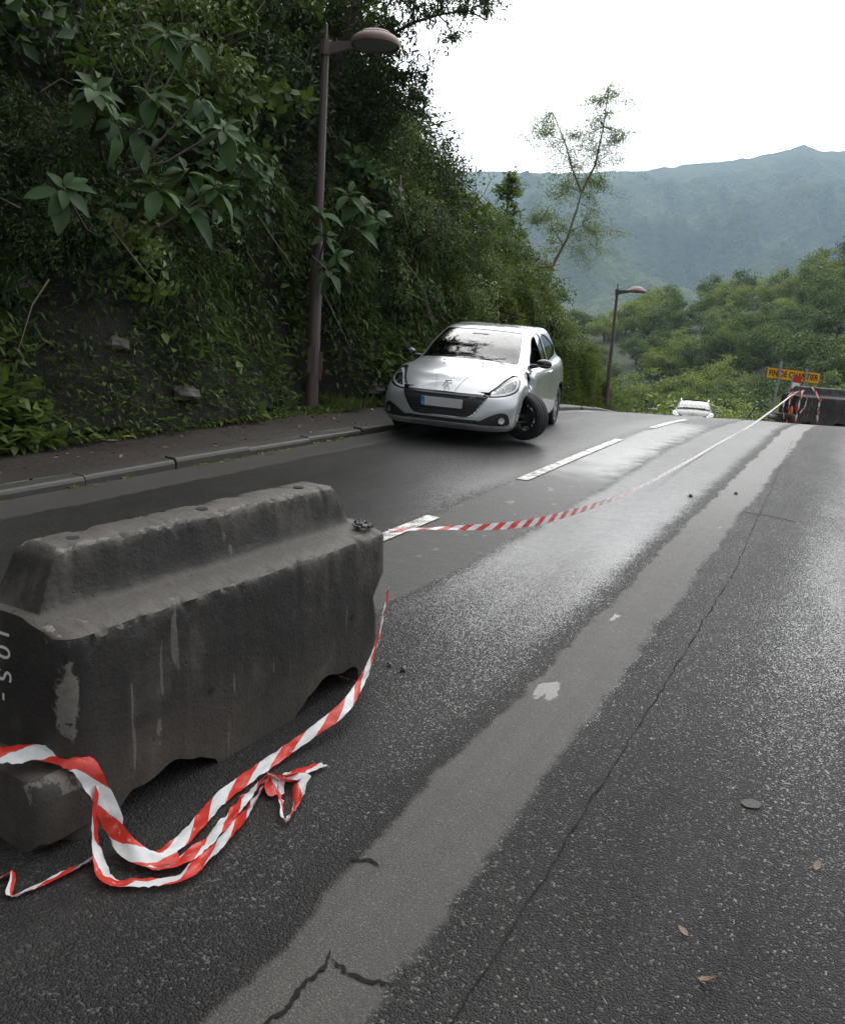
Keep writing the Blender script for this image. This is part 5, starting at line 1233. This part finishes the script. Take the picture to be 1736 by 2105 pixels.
def make_car(name, loc, rot, label, body_mat, damage=False, zs=1.0, rails=False, sc_=1.0):
    root = empty(name, loc, label, 'car'); root.rotation_euler = rot; root.scale = (sc_, sc_, sc_*zs)
    # local frame: nose towards -Y, the car's left side towards +X
    def dent(G):
        if not damage: return G
        G = G.copy(); x, y, z = G[..., 0], G[..., 1], G[..., 2]
        left = np.clip((x-.3)/.3, 0, 1)
        b1 = np.exp(-((y-1.06)/.16)**2-((z-.80)/.17)**2)*left; n1 = fbm(y*9+3, z*9+1, 3, 5)-.45
        G[..., 0] = x - b1*(.075 + n1*.10); G[..., 1] = y + b1*.05; G[..., 2] = z + b1*n1*.05
        b2 = np.exp(-((y-.80)/.22)**2-((z-.74)/.10)**2)*left; G[..., 0] += b2*(.02+n1*.05); G[..., 2] += b2*.02
        return G
    su = car_surface(dent)
    f_arch = lambda s, yc, r_, e=0: np.maximum(np.hypot(s.y-yc, (s.z-.31)*1.0)-r_-e, .45-s.ax)
    WHEELY = (.80, 3.34)
    w_ = lambda s: s.ax*.766 + s.y*.643
    def gapcut(s, fld, gap=.004):
        inn, rest = clip(s, fld(s)+gap); return inn, clip(s, fld(s)-gap)[1]
    # black shell just under the skin, seen only through the joints
    lin = clip(su, su.R-5.7)[0]
    for yc in WHEELY: lin = clip(lin, f_arch(lin, yc, .335))[1]
    surf_obj('liner', lin, M['liner'], root, -.03)
    body = su
    for yc in WHEELY: body = clip(body, f_arch(body, yc, .345))[1]
    # glass
    wsf = lambda s: np.maximum.reduce([(6.06-s.R)*.4, (s.R-7.93)*.4, (s.S-2.72)*.25])
    ws, body = gapcut(body, wsf, .002); surf_obj('windscreen', ws, M['glass'], root, -.004)
    inn, out_ = clip(ws, wsf(ws)+.014); surf_obj('windscreen_seal', out_, M['gloss_black'], root, -.001)
    rwf = lambda s: np.maximum.reduce([(6.2-s.R)*.4, (s.R-7.85)*.4, (11.7-s.S)*.3])
    rw, body = gapcut(body, rwf, .002); surf_obj('rear_window', rw, M['tint_glass'], root, -.004)
    FW = smooth_poly([(1.475,.985),(1.70,1.165),(1.93,1.315),(2.15,1.362),(2.40,1.372),(2.43,1.19),(2.44,1.0),(2.0,.982)], 5)
    QW = smooth_poly([(2.53,1.015),(2.50,1.20),(2.49,1.368),(2.80,1.355),(3.05,1.27),(3.20,1.16),(3.08,1.07),(2.8,1.03)], 5)
    side = lambda s, poly: np.maximum(psdf(s.y, s.z, poly), .42-s.ax)
    for nm, poly, mm in (('side_window', FW, 'tint_glass'), ('quarter_window', QW, 'tint_glass')):
        for sg_ in (1, -1):
            fld = lambda s, p=poly, k=sg_: np.maximum(side(s, p), -s.x*k)
            gl, body = gapcut(body, fld, .001)
            inn, out_ = clip(gl, side(gl, poly)+.016); surf_obj('window_trim', out_, M['gloss_black'], root, -.003)
            if damage and sg_ == 1 and nm == 'side_window':       # the driver's window is half open
                inn = clip(inn, (inn.y-1.93) + (inn.z-1.1)*.25)[1]; inn = clip(inn, inn.z-1.14)[0] if False else inn
                inn = clip(inn, 2.18-inn.y)[0]
            surf_obj(nm, inn, M[mm], root, -.010)
    # lamps
    for sg_ in (1, -1):
        hp = smooth_poly(HEAD, 4); fld = lambda s, k=sg_: np.maximum.reduce([psdf(w_(s), s.z, hp), s.y-.95, -s.x*k])
        hl, body = gapcut(body, fld, .006)
        h = surf_obj('headlight', hl, M['lens'], root, .001)
        surf_obj('reflector', hl, M['plastic'], h, -.045)
        inner = clip(hl, psdf(w_(hl), hl.z, hp)+.022)[0]
        # light strip along the upper edge and lower edge
        st = clip(hl, np.abs(psdf(w_(hl), hl.z, hp)+.024)-.0085)[0]; st = clip(st, .50-w_(st))[0]; surf_obj('light_strip', st, M['drl'], h, -.012)
        for wc, zc, rr, nm in ((.60, .705, .028, 'lamp_bowl'), (.79, .755, .045, 'lamp_bowl'), (.69, .725, .036, 'lamp_bowl')):
            dsk = clip(hl, np.hypot(w_(hl)-wc, hl.z-zc)-rr)[0]
            if len(dsk.T): surf_obj(nm, dsk, M['reflector'], h, -.022)
        dsk = clip(hl, np.hypot(w_(hl)-.93, hl.z-.835)-.022)[0]
        if len(dsk.T): surf_obj('indicator', dsk, M['amber'], h, -.02)
        fp2 = smooth_poly([(.33,.318),(.40,.365),(.52,.435),(.63,.468),(.715,.450),(.755,.39),(.748,.322),(.55,.314)], 4)
        fld = lambda s, k=sg_: np.maximum.reduce([psdf(w_(s), s.z, fp2), s.y-.6, -s.x*k])
        fb, body = gapcut(body, fld, .002)
        fz = surf_obj('fog_lamp_recess', fb, M['plastic'], root, -.012)
        dsk = clip(fb, np.hypot(w_(fb)-.645, fb.z-.375)-.042)[0]; surf_obj('fog_lamp', dsk, M['reflector'], fz, .004)
        dsk = clip(fb, np.abs(np.hypot(w_(fb)-.645, fb.z-.375)-.046)-.005)[0]; surf_obj('fog_lamp_ring', dsk, M['gloss_black'], fz, .008)
    # grille with its frame, and the slot below
    gp = smooth_poly([(-.50,.655),(-.25,.660),(.25,.660),(.50,.655),(.525,.62),(.47,.53),(.395,.425),(.31,.385),(0,.378),(-.31,.385),(-.395,.425),(-.47,.53),(-.525,.62)], 4)
    fld = lambda s: np.maximum(psdf(s.x, s.z, gp), s.y-.4)
    gr, body = gapcut(body, fld, .003)
    fr_, core = clip(gr, -(psdf(gr.x, gr.z, gp)+.018)); g1 = surf_obj('grille', core, M['plastic'], root, -.028)
    surf_obj('grille_frame', fr_, M['gloss_black'], g1, .001)
    chrome_line = clip(gr, np.abs(psdf(gr.x, gr.z, gp)+.006)-.004)[0]; chrome_line = clip(chrome_line, chrome_line.z-.62)[0]; surf_obj('chrome_edge', chrome_line, M['chrome'], g1, .004)
    mb = MB()
    for k in range(7):
        zz = .405 + k*.033; hw = interp(zz, [.38, .43, .53, .66, .72], [.28, .375, .455, .495, .49])
        mb.box((0, .030+.03*max(0, zz-.62)*8, zz), (hw*2, .010, .006))
    mb.build('grille_bars', M['plastic'], g1, kind='stuff')
    slot = [(-.46,.362),(.46,.362),(.42,.318),(-.42,.318)]
    fld = lambda s: np.maximum(psdf(s.x, s.z, slot), s.y-.4); sl_, body = gapcut(body, fld, .001); surf_obj('lower_intake', sl_, M['plastic'], root, -.02)
    # bonnet
    BO = smooth_poly([(0,-.2),(.40,.05),(.52,.17),(.60,.30),(.69,.50),(.735,.72),(.735,.92),(.715,1.10),(.66,1.105),(.565,1.045),(.33,.988),(0,.968),(-.33,.988),(-.565,1.045),(-.66,1.105),(-.715,1.10),(-.735,.92),(-.735,.72),(-.69,.5),(-.60,.30),(-.52,.17),(-.40,.05)], 3)
    fld = lambda s: np.maximum.reduce([psdf(s.x, s.y, BO), .668-s.z, s.R-6.3]); bo, body = gapcut(body, fld, .004)
    sh = smooth_poly([(-.105,.02),(.0,.0),(.105,.02),(.135,.16),(.19,.36),(.22,.46),(.0,.48),(-.22,.46),(-.19,.36),(-.135,.16)], 4)
    shd, bo = gapcut(bo, lambda s: psdf(s.x, s.y, sh), .0018)
    b_o = surf_obj('bonnet', bo, body_mat, root); surf_obj('bonnet_shield', shd, body_mat, b_o, .004)
    # lion badge: a small standing animal made of chrome strokes
    bd = MB(); bz = .765; by = .15
    for pts, r_ in (([(-.032, .0), (-.012, .028), (.006, .05)], .007), ([(.006, .05), (.028, .056), (.036, .045)], .008), ([(-.012, .028), (.008, .012), (.026, .004), (.022, -.022)], .006), ([(-.032, .0), (-.018, -.02), (-.032, -.042)], .006), ([(.004, .045), (-.022, .048), (-.04, .036)], .005), ([(-.03, .002), (-.045, .018)], .004)):
        bd.tube([(a, by + b*1.5, bz + b*.62) for a, b in pts], r_, 6)
    bd.build('badge', M['badge'], b_o, smooth=True)
    for xx in (-.26, .26): MB().lathe([(0, .012), (.012, .010), (.016, 0), (0, 0)], 10, 'Z', (xx, .86, .992)).build('washer_jet', M['plastic'], b_o)
    # doors
    DR = [(1.185,.30),(1.165,.55),(1.165,.78),(1.20,.90),(1.36,.965),(1.47,.985),(1.69,1.19),(1.92,1.345),(2.15,1.387),(2.455,1.393),(2.475,1.0),(2.47,.60),(2.42,.38),(2.33,.285),(1.6,.27)]
    for sg_ in (1, -1):
        fld = lambda s, k=sg_: np.maximum(side(s, DR), -s.x*k); dr, body = gapcut(body, fld, .004)
        do = surf_obj('door', dr, body_mat, root)
        hb = MB(); hb.tube([(sg_*.872, 2.20, .865), (sg_*.893, 2.22, .868), (sg_*.895, 2.36, .875), (sg_*.868, 2.39, .875)], .013, 8); hb.build('handle', M['chrome'] if damage and sg_ == 1 else body_mat, do, smooth=True)
    if damage:      # the wing has torn away from the door edge
        tear = [(1.10,.925),(1.165,.925),(1.175,.80),(1.185,.60),(1.19,.50),(1.165,.56),(1.135,.72)]
        tr_, body = clip(body, np.maximum(side(body, tear), -body.x)); 
    # bumper line between front end and wings
    bl = lambda s: np.maximum.reduce([s.R-3.95, (s.y-.445)*1.0, -1+0*s.x]); bm_, body = gapcut(body, bl, .003)
    bump = surf_obj('front_bumper', bm_, body_mat, root)
    lip = clip(bm_, np.abs(bm_.z-.292)-.011)[0]; lip = clip(lip, lip.y-.25)[0]; surf_obj('lip_trim', lip, M['chrome'] if damage else M['plastic'], bump, .006)
    surf_obj('body', body, body_mat, root)
    # underside, wheel wells, cabin
    ub = MB(); ub.box((0, 2.0, .30), (1.16, 3.5, .22)).box((0, .62, .50), (1.10, .9, .40)).box((0, 3.3, .50), (1.1, .8, .5)); ub.build('underbody', M['liner'], root)
    ds = MB(); ds.lathe([(0, -.6), (.10, -.6), (.16, -.3), (.17, 0), (.16, .3), (.10, .6), (0, .6)], 12, 'X', (0, 1.42, .84)).box((0, 1.30, .88), (1.2, .5, .08)); ds.build('dashboard', M['dash'], root, smooth=True)
    for xx in (-.36, .36):
        st_ = MB(); st_.box((xx, 2.15, .52), (.48, .52, .16)).box((xx, 2.42, .84), (.46, .13, .56), Matrix.Rotation(-.25, 3, 'X')); st_.build('seat', M['seat'], root)
        MB().lathe([(0, -.12), (.09, -.11), (.11, 0), (.09, .11), (0, .12)], 10, 'X', (xx, 2.50, 1.20)).build('headrest', M['seat'], root, smooth=True)
    MB().box((0, 3.0, .85), (1.2, .14, .5), Matrix.Rotation(-.2, 3, 'X')).build('rear_seat', M['seat'], root)
    sw = MB(); c_ = Vector((.36, 1.70, .93)); ax_ = Matrix.Rotation(-.45, 3, 'X')
    sw.tube([c_ + ax_ @ Vector((.175*math.cos(a), 0, .175*math.sin(a))) for a in np.linspace(0, 2*PI, 25)], .014, 6, False); sw.box(c_, (.30, .03, .04), ax_); sw.build('steering_wheel', M['dash'], root, smooth=True)
    MB().box((0, 1.62, 1.315), (.22, .03, .06)).build('interior_mirror', M['dash'], root)
    # mirrors
    for sg_ in (1, -1):
        mb = MB(); prf = [(0, -.10), (.035, -.095), (.058, -.06), (.068, 0), (.062, .05), (.045, .085), (.02, .098), (0, .10)]
        mb.lathe(prf, 16, 'X'); mb.v = [(p[0], p[1]*1.15 - .012*(p[0] > 0), p[2]*.92) for p in mb.v]
        cx = sg_*(.945 if sg_ > 0 else .935); mo = link('mirror', mb.mesh('mirror', True), M['gloss_black'], root); mo.location = (cx, 1.40, 1.025); mo.rotation_euler = (0, 0, sg_*.12)
        MB().tube([(sg_*.76, 1.46, .975), (sg_*.83, 1.43, .985), (sg_*.90, 1.41, 1.0)], [.035, .026, .022], 8).build('mirror_arm', M['plastic'], root, smooth=True)
        sm = MB().box((0, -.073, -.018), (.16, .012, .016)).build('mirror_strip', M['chrome'], mo)
    # wipers, aerial
    for x0, x1 in ((-.50, .02), (.05, .50)):
        MB().tube([(x0, 1.01 + abs(x0)*.10, 1.022), ((x0+x1)/2, 1.05, 1.045), (x1, 1.09, 1.065)], .007, 5).build('wiper', M['plastic'], root)
    MB().tube([(0, 3.05, 1.455), (0, 3.18, 1.60)], [.006, .003], 5).build('aerial', M['plastic'], root)
    # plate and lettering
    pl_ = MB().poly([(x, .0, z) for x, z in rrect(.52, .11, .012)], (0, .012, 0)).build('number_plate', M['plate'], root); pl_.location = (0, -.012, .545)
    bb = MB().poly([(x, -.0015, z) for x, z in rrect(.042, .108, .01)], (0, .004, 0)).build('country_band', M['plate_blue'], pl_); bb.location = (-.237, 0, 0)
    if damage:
        tf = link('country_letter', text_mesh('country_letter', 'F', .035, M['whitefilm']), None, bb); tf.location = (0, -.003, -.028); tf.rotation_euler = (PI/2, 0, 0)
        gt = link('trim_badge', text_mesh('trim_badge', 'GT', .034, M['chrome'], .002), None, g1); gt.location = (.37, .043, .632); gt.rotation_euler = (PI/2, 0, .12); gt.scale = (1.7, 1, 1)
    if rails:
        MB().tube([(-.66, 1.10, .995), (-.33, .985, 1.03), (.33, .985, 1.03), (.66, 1.10, .995)], .030, 6).build('cowl', M['plastic'], root)
        MB().tube([(-.50, 1.82, 1.405), (0, 1.76, 1.425), (.50, 1.82, 1.405)], .018, 6).build('header_trim', M['plastic'], root)
        for xx in (-.56, .56): MB().tube([(xx, 1.95, 1.40), (xx*1.02, 2.1, 1.47), (xx*1.02, 3.0, 1.475), (xx, 3.2, 1.40)], .022, 8).build('roof_rail', M['chrome'], root, smooth=True)
        MB().tube([(-.40, .03, .655), (.40, .03, .655), (.43, .045, .60), (.36, .03, .56), (-.36, .03, .56), (-.43, .045, .60), (-.40, .03, .655)], .013, 6).build('chrome_frame', M['chrome'], root)
    # wheels
    if damage: make_wheel(root, (.86, .885, .372), math.radians(66), 1, True, math.radians(-5), 'broken front wheel twisted outwards, showing its dark inner side')
    else: make_wheel(root, (.74, .80, .308), 0, 1)
    make_wheel(root, (-.74, .80, .308 + .06*damage), PI, 1); make_wheel(root, (.745, 3.34, .308 - .03*damage), 0, 1); make_wheel(root, (-.745, 3.34, .308 - .03*damage), PI, 1)
    return root
# the crashed hatchback
_cx, _cy, _yaw = .13, 10.10, math.radians(-17.3)
make_car('silver_car', (_cx, _cy, roadz(.6, 10.9) - .055), (math.radians(2.7), math.radians(1.5), _yaw), 'crashed silver three door hatchback with its front wheel knocked askew', M['silver'], True, .985, False, .92)
make_car('oncoming_car', (10.75, 37.0, -1.50), (math.radians(-7.0), 0, math.radians(-17)), 'dark grey car with roof rails coming up over the road crest', M['grey_paint'], False, 1.06, True)
